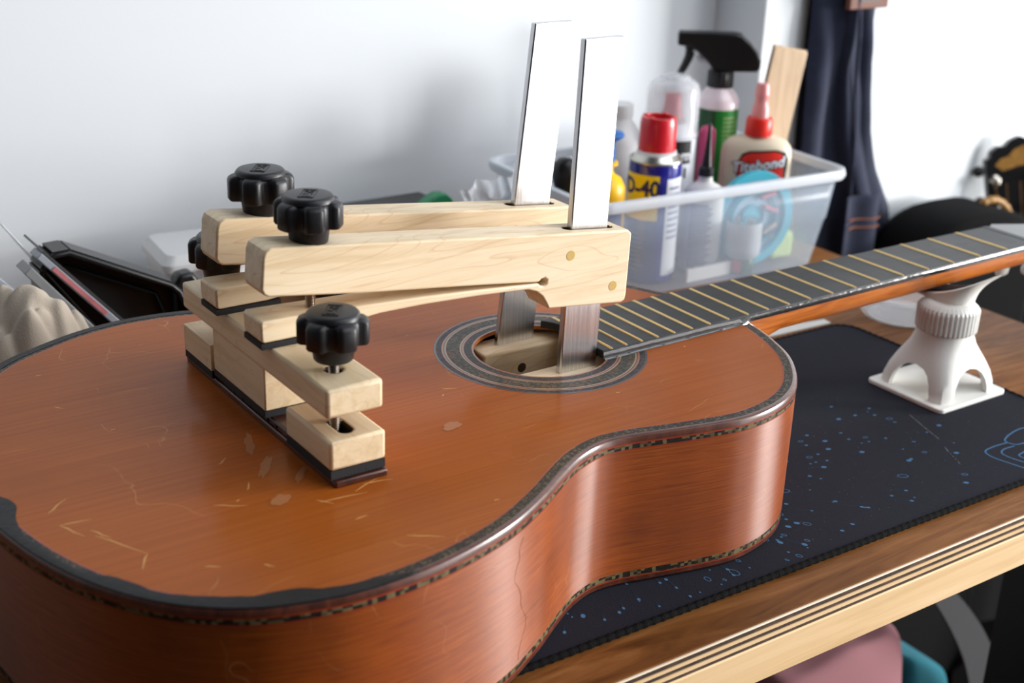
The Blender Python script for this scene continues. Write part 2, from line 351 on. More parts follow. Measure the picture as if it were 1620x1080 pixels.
def solo(name, g, mats, loc, label=None, cat=None, group=None, kind=None, smooth=30, bevel=0, rz=0):
    me = mkmesh(name, g, mats, smooth, loc); o = bpy.data.objects.new(name, me); col.objects.link(o); o.location = W(*loc); o.rotation_euler = (0, 0, rz)
    if bevel: bev(o, bevel)
    return tag(o, label, cat, group, kind)
def cut(o, cutters):
    """real boolean cut of mesh object o by G shapes (same frame as o's mesh, given in absolute mm minus base)"""
    root = o
    while root.parent: root = root.parent
    base = BASE.get(root.name, (0, 0, 0))
    tmp = []
    for g, mt in cutters:
        me = mkmesh('cutter', g, mt, 0, base); c = bpy.data.objects.new('cutter', me); col.objects.link(c)
        c.parent = o.parent; c.location = o.location; tmp.append(c)
        b = o.modifiers.new('b', 'BOOLEAN'); b.object = c; b.operation = 'DIFFERENCE'; b.solver = 'EXACT'
        try: b.material_mode = 'TRANSFER'
        except Exception: pass
    bpy.context.view_layer.update()
    dg = bpy.context.evaluated_depsgraph_get(); me = bpy.data.meshes.new_from_object(o.evaluated_get(dg))
    o.modifiers.clear(); old = o.data; o.data = me
    me.polygons.foreach_set('use_smooth', [True] * len(me.polygons)); me.set_sharp_from_angle(angle=math.radians(30))
    for c in tmp: d = c.data; bpy.data.objects.remove(c); bpy.data.meshes.remove(d)
    return o
def textg(body, size, extrude=.15, bold=0, shear=0, sx=1):
    cu = bpy.data.curves.new('t', 'FONT'); cu.body = body; cu.size = size * .001; cu.extrude = extrude * .001; cu.offset = bold * .001; cu.shear = shear
    cu.align_x = 'CENTER'; cu.align_y = 'CENTER'; cu.resolution_u = 3
    o = bpy.data.objects.new('t', cu); col.objects.link(o); bpy.context.view_layer.update()
    me = bpy.data.meshes.new_from_object(o.evaluated_get(bpy.context.evaluated_depsgraph_get()))
    bm = bmesh.new(); bm.from_mesh(me)
    for _ in range(4):      # short edges, so that the letters can bend around a bottle
        bmesh.ops.triangulate(bm, faces=bm.faces[:]); long_ = [e for e in bm.edges if e.calc_length() > .0022]
        if not long_: break
        bmesh.ops.subdivide_edges(bm, edges=long_, cuts=1)
    bmesh.ops.triangulate(bm, faces=bm.faces[:]); bm.to_mesh(me); bm.free()
    v = [(p.co.x * 1000 * sx, p.co.y * 1000, p.co.z * 1000) for p in me.vertices]; f = [tuple(p.vertices) for p in me.polygons]
    bpy.data.objects.remove(o); bpy.data.curves.remove(cu); bpy.data.meshes.remove(me)
    return v, f
def wrap(v, R, a0, z0, c=(0, 0, 0), lift=.2):
    """text plane x,y -> cylinder around z with outward depth"""
    return [(c[0] + (R + lift + p[2]) * math.cos(a0 + p[0] / R), c[1] + (R + lift + p[2]) * math.sin(a0 + p[0] / R), c[2] + z0 + p[1]) for p in v]
def slot_pts(cx, cy, hl, hw, n=8):
    return [(cx + hl - hw + hw * math.cos(a), cy + hw * math.sin(a)) for a in [(-PI / 2 + PI * i / n) for i in range(n + 1)]] + \
           [(cx - hl + hw + hw * math.cos(a), cy + hw * math.sin(a)) for a in [(PI / 2 + PI * i / n) for i in range(n + 1)]]

# ------------------------------------------------------------------ the setting
solo('floor', G().add(*box(-3500, 3500, -3500, 600, -1020, -1000)), 'floor', (0, 0, -1000), kind='structure')
solo('wall_back', G().add(*box(-3500, 445, 500, 560, -1000, 1600)), 'wall', (0, 500, -1000), kind='structure')
solo('wall_right', G().add(*box(445, 3500, 424, 560, -1000, 1600)), 'wall', (445, 424, -1000), kind='structure', bevel=3)

# ------------------------------------------------------------------ work bench (ply layers are parts)
bench = thing('work_bench', 'brown stained wooden work bench with exposed plywood layers along its front edge', 'bench', (-300, 150, -1000))
BX0, BX1, BY0, BY1 = -1300, 415, -197, 494
def layer(name, z0, z1, mt, inset, label=None, bevel=0):
    return part(name, G().add(*box(BX0, BX1 - inset, BY0 + inset, BY1, z0, z1)), mt, bench, label=label, bevel=bevel)
part('bench_surface', G().add(*box(BX0, BX1 - 1.2, BY0 + 1.6, BY1, -101.2, -100)), 'stain', bench, label='brown stained top face')
layer('ply_layer', -102.3, -101.2, 'plywhite', .3, bevel=.3)
layer('ply_layer', -105.3, -102.2, 'plyd', 1.0)
layer('ply_layer', -107.4, -105.3, 'plyl', .3)
layer('ply_layer', -110.2, -107.4, 'plyd', 1.0)
layer('ply_layer', -112.6, -110.2, 'plyl', .3)
layer('ply_layer', -115.2, -112.6, 'plyd', 1.0)
layer('ply_layer', -141.0, -115.2, 'plyl', 0, bevel=.8, label='thick pale bottom layer')
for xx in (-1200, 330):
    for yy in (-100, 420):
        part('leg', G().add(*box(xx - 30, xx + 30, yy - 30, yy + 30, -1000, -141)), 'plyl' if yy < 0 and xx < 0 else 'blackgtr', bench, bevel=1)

# ------------------------------------------------------------------ desk mat with print
MX0, MX1, MY0, MY1 = -440, 264, -166, 112
mat_o = thing('desk_mat', 'large dark navy desk mat with pale blue droplet print and stitched black edge', 'mat', (-88, -27, -100), rz=0)
def rrect(x0, x1, y0, y1, r, n=8):
    out = []
    for cx, cy, a in ((x1 - r, y0 + r, -PI / 2), (x1 - r, y1 - r, 0), (x0 + r, y1 - r, PI / 2), (x0 + r, y0 + r, PI)):
        out += [(cx + r * math.cos(a + PI / 2 * i / n), cy + r * math.sin(a + PI / 2 * i / n)) for i in range(n + 1)]
    return out
SK = lambda x, y: (x, y - (x + 88) * .012)
mo = [SK(*p) for p in rrect(MX0, MX1, MY0, MY1, 18)]
part('cloth_sheet', G().add(*prism(mo, -100, -97, 'z')), 'mat', mat_o)
rs, Lm = resample([(p[0], p[1], -98.2) for p in mo], 900, True)
tv = []
gg = G(); v, f = tube(rs, [2.1 + .35 * math.sin(i * 2.1) for i in range(900)], 6, True); gg.add(v, f)
part('stitched_edge', gg, 'matedge', mat_o, smooth=60)
# printed droplets: streaks fanning out from a point under the guitar
gd = G(); gk = G(); gl = G()
def ell(cx, cy, a, b, th, z, n=10, ring=0):
    ca, sa = math.cos(th), math.sin(th)
    P = [(cx + a * math.cos(t) * ca - b * math.sin(t) * sa, cy + a * math.cos(t) * sa + b * math.sin(t) * ca) for t in [2 * PI * i / n for i in range(n)]]
    if not ring: return [(x, y, z) for x, y in P], [tuple(range(n))]
    Q = [(cx + (a - ring) * math.cos(t) * ca - (b - ring) * math.sin(t) * sa, cy + (a - ring) * math.cos(t) * sa + (b - ring) * math.sin(t) * ca) for t in [2 * PI * i / n for i in range(n)]]
    return [(x, y, z) for x, y in P + Q], [(i, (i + 1) % n, n + (i + 1) % n, n + i) for i in range(n)]
zp = -96.93
def inmat(x, y): return MX0 + 8 < x < MX1 - 8 and MY0 + 7 - (x + 88) * .012 < y < MY1 - 8
rr = random.Random(3)
for i in range(460):
    a = rr.uniform(-2.4, .35); d = rr.uniform(80, 400) if a > -.7 else rr.uniform(60, 220)
    x = -135 + d * math.cos(a); y = 0 + d * math.sin(a) * .95
    if not inmat(x, y) or (x > 40 and y > -30 and rr.random() < .75): continue
    if x > 150 and rr.random() < .75: continue
    s = rr.choice([.7, .9, 1.1, 1.3, 1.8]); k = rr.random()
    if k < .2: gd.add(*ell(x, y, s * 2.2, s * 1.4, a, zp, 12, .5))
    else: gd.add(*ell(x, y, s * 1.15, s * .8, a, zp))
    if k > .5:
        Ls = rr.uniform(7, 22); gk.add([(x - math.sin(a) * .8 * s, y + math.cos(a) * .8 * s, zp - .02), (x + math.sin(a) * .8 * s, y - math.cos(a) * .8 * s, zp - .02), (x + math.cos(a) * -Ls, y + math.sin(a) * -Ls, zp - .02)], [(0, 1, 2)])
part('printed_droplets', gd, 'print', mat_o, smooth=0, kind='stuff')
part('printed_streaks', gk, 'printdim', mat_o, smooth=0, kind='stuff')
for i in range(420):
    x, y = rr.uniform(-60, 258), rr.uniform(-160, 105)
    if inmat(x, y): gl.add(*ell(x, y, rr.uniform(.15, .45), .2, rr.uniform(0, 3), zp + .03, 5))
for (xa, ya, xb, yb) in ((158, -55, 143, -95), (135, -107, 124, -128)):
    for k in range(6):
        t = k / 6; gl.add(*ell(xa + (xb - xa) * (t + .08), ya + (yb - ya) * (t + .08) + rr.uniform(-.5, .5), 4.2, .32, math.atan2(yb - ya, xb - xa), zp + .03, 6))
part('lint_specks', gl, 'lint', mat_o, smooth=0, kind='stuff')
# angular outlined logo on the right of the mat
glg = G()
def pl(pts, w=.55, closed=False):
    path, _ = resample(spline([(x, y, zp) for x, y in pts], 5, closed), max(10, len(pts) * 6), closed); glg.add(*tube(path, w, 4, closed, flat=.12))
def LG(u, v): return (160 + u * .98 - v * .10, -121 - v * 1.0 + 0 * u)
pl([LG(24, 1), LG(48, -6), LG(60, -4), LG(62, 4), LG(28, 10), LG(24, 5)], closed=True)
pl([LG(24, 4), LG(8, 3), LG(-4, 5), LG(-6, 12), LG(-2, 26), LG(4, 40), LG(16, 52)])
pl([LG(24, 10), LG(10, 10), LG(5, 14), LG(8, 28), LG(14, 40), LG(24, 48)])
pl([LG(22, 20), LG(14, 22), LG(17, 32), LG(26, 40), LG(40, 38), LG(46, 24), LG(40, 17), LG(22, 20)])
part('printed_logo', glg, 'print', mat_o, smooth=0)

# ------------------------------------------------------------------ the guitar
NEAR = [(3, -29), (-1, -46), (-6, -62), (-18, -89), (-42, -118), (-62, -132), (-84, -140), (-109, -143), (-136, -139), (-164, -132.5), (-186, -127.5), (-203, -127), (-222, -133),
        (-240, -143), (-264, -158), (-298, -175), (-342, -187), (-379, -190), (-404, -187), (-434, -177), (-461, -157), (-481, -130), (-496, -96), (-506, -54)]
FAR = [(-510, 0), (-506, 48), (-495, 84), (-478, 114), (-451, 145), (-420, 163), (-390, 175), (-359, 180), (-322, 176), (-285, 162), (-245, 142), (-212, 130), (-180, 130), (-140, 138),
       (-109, 141), (-80, 135), (-52, 118), (-34, 94), (-22, 71), (-12, 50), (0, 28)]
NO = 420
oc = spline([(x, y, 0) for x, y in NEAR + FAR], 12)
oc, LO = resample(oc, NO, False)
nrm = []
for i in range(NO):
    t = oc[min(i + 1, NO - 1)] - oc[max(i - 1, 0)]; t.normalize(); nrm.append(Vector((t.y, -t.x, 0)) * (-1))
# make sure normals point outward
c0 = Vector((-260, 0, 0))
if (oc[NO // 2] - c0).dot(nrm[NO // 2]) < 0: nrm = [-n for n in nrm]
def off(i, d): return oc[i] + nrm[i] * d
ulen = [LO * i / (NO - 1) for i in range(NO)]
gtr = thing('classical_guitar', 'old orange-brown classical guitar lying face up with its strings removed', 'guitar', (-260, 0, -97))
HC = (-153, 0); HR = 43; RR = 68.3
def band(prof, uvk=1.0, closed=True):
    """sweep a small profile [(offset, z)] along the outline"""
    g = G(); k = len(prof); v = []; uv = []; s = 0; sl = [0]
    for a, b in zip(prof, prof[1:]): s += math.hypot(b[0] - a[0], b[1] - a[1]); sl.append(s)
    for i in range(NO):
        for j, (d, z) in enumerate(prof):
            p = off(i, d); v.append((p.x, p.y, z)); uv.append((ulen[i] * uvk, sl[j] * uvk))
    f = [(i * k + j, (i + 1) * k + j, (i + 1) * k + j + 1, i * k + j + 1) for i in range(NO - 1) for j in range(k - 1)]
    f += [((NO - 1) * k + j, j, j + 1, (NO - 1) * k + j + 1) for j in range(k - 1)]
    return g.add(v, f, 0, uv)
# soundboard: rings from the hole to the outline (star-shaped seen from the hole's centre)
g = G(); NR = 18; v = []
for i in range(NO):
    p = off(i, -8.2); a = math.atan2(p.y - HC[1], p.x - HC[0]); h = Vector((HC[0] + HR * math.cos(a), HC[1] + HR * math.sin(a), 0))
    for j in range(NR + 1): q = h.lerp(p, j / NR); v.append((q.x, q.y, 0))
f = [(i * (NR + 1) + j, ((i + 1) % NO) * (NR + 1) + j, ((i + 1) % NO) * (NR + 1) + j + 1, i * (NR + 1) + j + 1) for i in range(NO) for j in range(NR)]
g.add(v, f)
part('soundboard', g, 'top', gtr)
hv = []
g = G().add(*lathe([(HR, 0), (HR, -2.6), (HR + 3, -2.7), (HR + 40, -2.7)], 96, (HC[0], HC[1], 0), cap=False))
part('soundhole_edge', g, M['neckw'], gtr)
part('top_purfling', band([(-8.4, .02), (-2.9, .05)]), 'mosT', gtr, label='dark speckled marquetry line')
part('top_edge_line', band([(-9.0, .03), (-8.2, .05)]), 'redline', gtr)
part('edge_binding', band([(-3.0, .06), (-1.6, -.1), (-.5, -.7), (.1, -1.8), (.2, -4.0)]), 'binding', gtr)
part('red_line', band([(.1, -4.0), (.1, -5.0)]), 'redline', gtr)
part('side_purfling', band([(.0, -5.0), (.0, -7.9)]), 'mosS', gtr, label='light and dark checked marquetry line')
part('red_line', band([(.1, -7.9), (.1, -8.6)]), 'redline', gtr)
part('body_side', band([(-.1, -8.6), (0, -30), (0, -60), (0, -88)], .001), 'side', gtr, smooth=60)
part('side_purfling', band([(.0, -88), (.0, -91.6)]), 'mosS', gtr)
part('red_line', band([(.1, -91.6), (.1, -92.4)]), 'redline', gtr)
part('edge_binding', band([(.2, -92.4), (.1, -95), (-1.5, -96.6), (-3, -97)]), 'binding', gtr)
# back plate (inside seen through the hole)
g = G(); k = NO; v = [(HC[0], HC[1], -94)] + [(off(i, -2).x, off(i, -2).y, -94) for i in range(NO)]
g.add(v, [(0, 1 + i, 1 + (i + 1) % NO) for i in range(NO)]); part('back_plate', g, 'side', gtr)
# rosette rings (raised a hair)
rl = [(43, 44.2, 'rline'), (44.2, 49.2, 'mosR2'), (49.2, 50.2, 'rline'), (50.2, 51.0, 'pline'), (51.0, 51.8, 'gline'), (51.8, 60.6, 'mosR'), (60.6, 61.4, 'gline'), (61.4, 62.4, 'pline'), (62.4, 63.4, 'rline'),
      (63.4, 67.0, 'mosR2'), (67.0, 68.4, 'pline')]
for a_, b_, mt in rl:
    n = 128; v = []; uv = []
    for i in range(n + 1):
        t = 2 * PI * i / n
        for r in (a_, b_): v.append((HC[0] + r * math.cos(t), HC[1] + r * math.sin(t), .08)); uv.append((t * 56, r))
    g = G().add(v, [(2 * i, 2 * i + 1, 2 * i + 3, 2 * i + 2) for i in range(n)], 0, uv)
    part('rosette_ring', g, mt, gtr, smooth=0)
# black painted edge along the lower left of the body: irregular inner border
inner = [(-507, -6), (-500, -14), (-497, -22), (-494, -27), (-493, -33), (-495, -43), (-497, -51), (-498, -59), (-497, -68), (-495, -78), (-491, -93), (-487, -106), (-481, -115), (-474, -123), (-469, -132), (-465, -141), (-457, -150), (-446, -158), (-429, -168), (-423, -170), (-414, -171), (-407, -174), (-400, -178.5), (-387, -182), (-375, -183), (-363, -186), (-356, -188)]
ic, _ = resample(spline([(x, y, 0) for x, y in inner], 8), 90)
oi = [i for i in range(NO) if oc[i].y < -4 and oc[i].x < -354]
orr = resample([off(i, -.8) for i in oi], 90)[0]
if (orr[0] - ic[0]).length > (orr[-1] - ic[0]).length: orr = orr[::-1]
g = G(); v = []
for i in range(90):
    a = ic[i]; b = orr[i]; w = Vector((noise.noise(Vector((i * .31, 0, 0))), noise.noise(Vector((0, i * .31, 3))), 0)) * 1.1
    v += [(a.x + w.x, a.y + w.y, .03), (a.x + w.x, a.y + w.y, .5), ((a.x + b.x) / 2, (a.y + b.y) / 2, .75), (b.x, b.y, .45), (b.x, b.y, -1.4)]
g.add(v, [(5 * i + j, 5 * i + 5 + j, 5 * i + 6 + j, 5 * i + 1 + j) for i in range(89) for j in range(4)])
part('black_edge_repair', g, 'blacktape', gtr, smooth=60, label='rough black filler along the lower bout edge')
oi = [i for i in range(NO) if oc[i].y > -16 and oc[i].x < -270]
g = G(); v = []
for i in oi:
    a, b = off(i, -5.5), off(i, .1); v += [(a.x, a.y, .08), (a.x, a.y, .3), (b.x, b.y, .2), (b.x, b.y, -2)]
g.add(v, [(4 * i + j, 4 * i + 4 + j, 4 * i + 5 + j, 4 * i + 1 + j) for i in range(len(oi) - 1) for j in range(3)])
part('black_edge_repair', g, 'blacktape', gtr, smooth=60)
# bridge (rosewood) left on the top under the clamps
g = G().add(*box(-352, -322, -99, 96, 0, 3.6)); part('bridge', g, 'rose_bridge', gtr, bevel=.8)
g = G().add(*box(-351, -323, -46, 44, 3.2, 8.2)); part('bridge', g, 'rose_bridge', gtr, bevel=1.5)
g = G()
for k in range(6): g.add(*lathe([(1.1, 0), (1.1, .6)], 8, (0, 0, 0))); g.tf(lambda x, y, z: (-351.2 - z, 27 - k * 11 + x, 5.4 + y), len(g.v) - 16)
part('string_hole', g, 'blackprint', gtr, kind='stuff')
# scratches / residue: thin irregular flakes on the soundboard
g = G()
for cx, cy, a, b, th in ((-368, -30, 13, 2.4, 1.2), (-372, -58, 12, 2.6, 1.0), (-360, -75, 9, 2, .9), (-381, -95, 6, 4.5, .6), (-262, -66, 7, 4, .4)):
    n = 22; P = []
    for i in range(n):
        t = 2 * PI * i / n; r = 1 + .45 * noise.noise(Vector((cx + math.cos(t) * 2, cy + math.sin(t) * 2, 0)))
        P.append((cx + a * r * math.cos(t) * math.cos(th) - b * r * math.sin(t) * math.sin(th), cy + a * r * math.cos(t) * math.sin(th) + b * r * math.sin(t) * math.cos(th), .06))
    g.add([(q[0], q[1], .2) for q in P], [tuple(range(n))])
part('glue_residue', g, 'residue', gtr, smooth=0, kind='stuff')
g = G()
rr = random.Random(11)
SC = [(-481, -64, -466, -66), (-481, -64, -474, -80), (-470, -82, -455, -110), (-455, -110, -462, -122), (-411, -83, -397, -92), (-470, -76, -464, -88), (-345, -157, -330, -168), (-482, -50, -470, -40),
      (-290, -150, -287, -151), (-365, -107, -340, -110), (-366, -104, -360, -112), (-338, -101, -322, -104), (-345, -106, -328, -99), (-240, -20, -232, -24)]
for _ in range(26):
    x = rr.uniform(-480, -60); y = rr.uniform(-150, 120)
    if (x + 153) ** 2 + y * y < 72 ** 2 or (-358 < x < -318 and abs(y) < 104): continue
    L_ = rr.uniform(2, 9); a = rr.uniform(-1, 1.6); SC.append((x, y, x + L_ * math.cos(a), y + L_ * math.sin(a)))
for x0, y0, x1, y1 in SC:
    P = [(x0 + (x1 - x0) * t + rr.uniform(-.5, .5) * (0 < t < 1), y0 + (y1 - y0) * t + rr.uniform(-.5, .5) * (0 < t < 1), .05) for t in (0, .3, .6, 1)]
    g.add(*tube(P, [.12, .42, .35, .1], 4, flat=.15))
part('surface_scratches', g, 'scar', gtr, smooth=0, kind='stuff')
# crack line down the side near the waist
ia = min(range(NO), key=lambda i: (oc[i] - Vector((-285, -169, 0))).length)
g = G(); P = []
for t in range(14):
    z = -13 - t * 5.6; i = ia + int(2.2 * math.sin(t * .5)) ; p = off(i, .12) + Vector((noise.noise(Vector((t * .7, 1, 1))) * 1.5, 0, 0)); P.append((p.x, p.y, z))
g.add(*tube(P, .14, 4, flat=.4)); part('side_crack', g, 'crack', gtr, smooth=0)

# fingerboard
def hw(x): return (52 + (62 - 52) * (325 - x) / 325) / 2 - .8
FT = 5.6
end = [(-127.5, -hw(-127)), (-127, -20), (-126, -8), (-124, 4), (-122, 14), (-126, 24), (-131, hw(-131) - 1)]
pts = end + [(-128, hw(-128)), (331, hw(325)), (331, -hw(325))]
fb = part('fingerboard', G().add(*prism(pts, .3, FT, 'z')), 'ebony', gtr, bevel=.7)
fx = lambda k: 325 - 650 * (1 - 2 ** (-k / 12))
for s in (-1, 1):
    g = G(); n = 80; v = []
    for i in range(n + 1):
        x = -127.5 + (325 + 127.5) * i / n; y = s * (hw(x) + .1); j = noise.noise(Vector((x * .12, 0, s))) * .35
        v += [(x, y - s * .3, FT - .5), (x, y + s * (.35 + j), FT - 1.2 + j), (x, y + s * (.55 + j), 1.2), (x, y + s * 1.9, .9 + j), (x, y + s * 2.3, .1)] if x < 2 else \
             [(x, y - s * .3, FT - .5), (x, y + s * (.3 + j * .5), FT - 1.0), (x, y + s * .45, 2.5), (x, y + s * (.4 + j * .5), .6), (x, y, -.4)]
    g.add(v, [(5 * i + j, 5 * i + 5 + j, 5 * i + 6 + j, 5 * i + 1 + j) for i in range(n) for j in range(4)])
    part('fingerboard_edge', g, 'ebonyside', gtr, smooth=50, label='glossy lacquered black edge')
fret_me = None
for k in range(1, 21):
    x = fx(k); h = hw(x) - .2; w = 1.05
    prof = [(-w, 0), (-w * .8, .7), (0, 1.15), (w * .8, .7), (w, 0)]
    g = G(); v = []
    for y, sh in ((-h - .1, .15), (-h + 1.2, .85), (-h + 3, 1), (h - 3, 1), (h - 1.2, .85), (h + .1, .15)):
        v += [(x + a, y, FT - .1 + b * sh) for a, b in prof]
    g.add(v, [(5 * i + j, 5 * i + 5 + j, 5 * i + 6 + j, 5 * i + 1 + j) for i in range(5) for j in range(4)] + [(4, 3, 2, 1, 0), (25, 26, 27, 28, 29)])
    part('fret', g, 'fret', fb, smooth=60)
part('nut_slot', G().add(*box(323.2, 326.8, -hw(325), hw(325), FT - 2.5, FT + .25)), 'blackprint', gtr)
# neck shaft (D section) and heel
g = G(); n = 14; v = []; X = [-2, 4, 12, 22, 40, 80, 140, 200, 260, 300, 326]
for x in X:
    w = hw(max(0, x)) + .4; d = 20 + (60 if x < 3 else 42 if x < 10 else 20 if x < 20 else 7 if x < 35 else 0) - max(0, x) * .006
    for i in range(n + 1):
        a = PI * i / n; ca, sa = math.cos(a), math.sin(a)
        v.append((x, -w * (abs(ca) ** .72) * (1 if ca > 0 else -1), .3 - d * (abs(sa) ** .8)))
k = n + 1
g.add(v, [(i * k + j, (i + 1) * k + j, (i + 1) * k + j + 1, i * k + j + 1) for i in range(len(X) - 1) for j in range(n)] + [tuple(range(k)), tuple((len(X) - 1) * k + j for j in range(k - 1, -1, -1))])
part('neck', g, 'neckw', gtr, smooth=60)
# headstock (mostly past the frame)
ho = [(326, -26), (340, -30), (352, -37), (470, -36), (505, -30), (512, -12), (505, 0), (512, 12), (505, 30), (470, 36), (352, 37), (340, 30), (326, 26)]
g = G().add(*prism(ho, -14, 4.6, 'z')); g.tf(lambda x, y, z: (x, y, z - (x - 326) * .14))
hs = part('headstock', g, 'blackgtr', gtr, bevel=1)
for s in (-1, 1):
    for k in range(3):
        x = 372 + k * 38; zz = -16 - (x - 326) * .14
        b = part('tuner_shaft', G().add(*lathe([(2, -14), (2, 6)], 10, (x, s * 32, zz))), 'chrome', hs)
        part('tuner_button', G().add(*lathe([(1, -26), (7, -24), (8.5, -19), (7, -14), (2.5, -12)], 10, (x, s * 32, zz), ry=.5)), 'white', hs, smooth=50)

# ------------------------------------------------------------------ white neck support stand
st = thing('neck_support_stand', 'white plastic neck rest with four arched legs and ribbed collar under the guitar neck', 'stand', (218, -31, -97))
SX, SY = 218, -31
part('base_plate', G().add(*prism(rrect(SX - 40, SX + 40, SY - 37, SY + 37, 5), -97, -93.4, 'z')), 'standw', st, bevel=.8)
def sq(r, h, e, z, n=48):  # superellipse ring half size h exponent e
    out = []
    for i in range(n):
        a = 2 * PI * i / n; c, s = math.cos(a), math.sin(a); q = (abs(c) ** e + abs(s) ** e) ** (-1 / e); out.append((SX + h * q * c, SY + h * q * s * .95, z))
    return out
lv = [(-93.5, 34.5, 7), (-86, 33.8, 6.5), (-78, 32, 5.5), (-70, 29, 4.4), (-63, 26, 3.4), (-57, 23.8, 2.6), (-50, 22.6, 2.1), (-44, 22.2, 2)]
g = G(); n = 48; v = []
for z, h, e in lv: v += sq(0, h, e, z)
for z, h, e in reversed(lv): v += sq(0, h - 4.2, e, z)
k = len(lv) * 2
f = [(j * n + i, j * n + (i + 1) % n, ((j + 1) % k) * n + (i + 1) % n, ((j + 1) % k) * n + i) for j in range(k) for i in range(n)]
g.add(v, f); body = part('leg_body', g, 'standw', st, label='tapering white body with arched openings')
arch = [(-20.5, -95), (20.5, -95), (20, -89), (18, -82), (14, -76), (8, -72), (0, -70.5), (-8, -72), (-14, -76), (-18, -82), (-20, -89)]
cut(body, [(G().add(*prism([(SX + a, b) for a, b in arch], SY - 60, SY + 60, 'y')), 'standw'), (G().add(*prism([(SY + a * .95, b) for a, b in arch], SX - 60, SX + 60, 'x')), 'standw')])
g = G(); n = 160; v = []
for z, dr in ((-46.5, -1.2), (-45, 0), (-28.5, .2), (-26.5, -.6), (-24, -3.5), (-23, -7)):
    for i in range(n):
        a = 2 * PI * i / n; r = 23 + dr + (.75 if (i % 4) in (0, 1) else -.45) * (1 if -45.5 < z < -27 else .2); v.append((SX + r * math.cos(a), SY + r * math.sin(a), z))
g.add(v, [(j * n + i, j * n + (i + 1) % n, (j + 1) * n + (i + 1) % n, (j + 1) * n + i) for j in range(5) for i in range(n)] + [tuple(range(n - 1, -1, -1)), tuple(5 * n + i for i in range(n))])
part('ribbed_collar', g, 'standw', st, smooth=25)
# cradle: loft from a round neck to a wide curved saddle across the guitar neck
def saddle_z(y): return -20.8 + 30 * (abs(y - 1) / 68) ** 1.9
def cradle(u, t):
    a = 2 * PI * u; c, s = math.cos(a), math.sin(a)
    yt = -13 + 54 * s; xt = SX + 7 + 17 * c; yb = SY + 1 + 15.5 * s; xb = SX + 6 + 15.5 * c
    q = t ** 1.9; y = yb + (yt - yb) * q; x = xb + (xt - xb) * q; zt = saddle_z(yt) - 1.5
    return (x, y, -25 + (zt + 25) * (t ** (.95 if zt > -15 else 1)))
N = 56
v, f = grid(cradle, N, 14, True); g = G().add(v, f)
o0 = len(g.v); inn = []
for sc_ in (.93, .6, .25):
    for i in range(N):
        a = 2 * PI * i / N; y = -13 + 54 * math.sin(a) * sc_; inn.append((SX + 7 + 17 * math.cos(a) * sc_, y, saddle_z(y) - .6))
g.v += inn; g.uv += [(0, 0)] * len(inn)
for j in range(3):
    a0 = (13 * N) if j == 0 else o0 + (j - 1) * N; b0 = o0 + j * N
    for i in range(N): g.f.append((a0 + i, a0 + (i + 1) % N, b0 + (i + 1) % N, b0 + i)); g.mi.append(0)
g.f.append(tuple(o0 + 2 * N + i for i in range(N))); g.mi.append(0)
part('cradle', g, 'standw', st, smooth=50)
g = G(); g.add(*grid(lambda u, t: (SX + 7 + (u - .5) * 26 * math.sqrt(max(.1, 1 - (2 * t - 1) ** 2)), -13 + (t - .5) * 98, saddle_z(-13 + (t - .5) * 98) - .1), 6, 20))
part('cradle_pad', g, 'pad', st, solid=.9)

# ------------------------------------------------------------------ clamps
def knob_parts(parent, cx, cy, z, absr=True, arot=0.3):
    """black six lobed knob, z = underside of its neck"""
    k = part('knob', G().add(*lathe([(9.6, 0), (10.2, .6), (11.6, 10.5)], 32, (cx, cy, z))), 'knob', parent, smooth=50)
    g = G(); n = 96; v = []
    for zz, sc_ in ((8.8, .80), (9.2, .96), (10.2, 1.0), (20.2, 1.0), (21.8, .96), (23.0, .86), (23.4, .75)):
        for i in range(n):
            a = 2 * PI * i / n; w = .5 + .5 * math.cos(6 * a); r = 15.6 + 4.0 * (1 - (1 - w) ** 2.2) if w > 0 else 15.6
            r = 14.2 + 4.2 * max(0, min(1, (w - .12) / .45)) ** .8
            v.append((cx + r * sc_ * math.cos(a + arot), cy + r * sc_ * math.sin(a + arot), z + zz))
    g.add(v, [(j * n + i, j * n + (i + 1) % n, (j + 1) * n + (i + 1) % n, (j + 1) * n + i) for j in range(6) for i in range(n)] + [tuple(range(n - 1, -1, -1)), tuple(6 * n + i for i in range(n))])
    part('lobed_grip', g, 'knob', k, smooth=40)
    g = G().add(*lathe([(13.9, 22.8), (13.7, 24.6), (12.6, 25.8), (11.2, 26), (0.01, 26.3)], 40, (cx, cy, z)))
    cp = part('cap', g, 'knob', k, smooth=50)
    # small moulded emblem: a bordered oblong with strokes
    g = G(); ca, sa = math.cos(.9), math.sin(.9)
    def bx(x0, x1, y0, y1):
        s0 = len(g.v); g.add(*box(x0, x1, y0, y1, 26.15, 26.5)); g.tf(lambda x, y, zz: (cx + x * ca - y * sa, cy + x * sa + y * ca, z + zz), s0)
    for q in ((-7.5, 7.5, -4, -3.5), (-7.5, 7.5, 3.5, 4), (-7.5, -7, -4, 4), (7, 7.5, -4, 4), (-5.4, -4.8, -2.4, 2.4), (-4.8, -2.6, 1.9, 2.4), (-4.8, -2.6, -.2, .3), (-1.4, 1.2, 1.9, 2.4), (-1.4, -.9, -.2, 2.4), (-1.4, 1.2, -.2, .3), (.7, 1.2, -2.4, .3), (-1.4, 1.2, -2.4, -1.9), (2.4, 2.9, -2.4, 2.4), (4.8, 5.3, -2.4, 2.4), (2.9, 4.8, -.3, .2)): bx(*q)
    part('moulded_mark', g, 'knob', k, smooth=0)
    return k
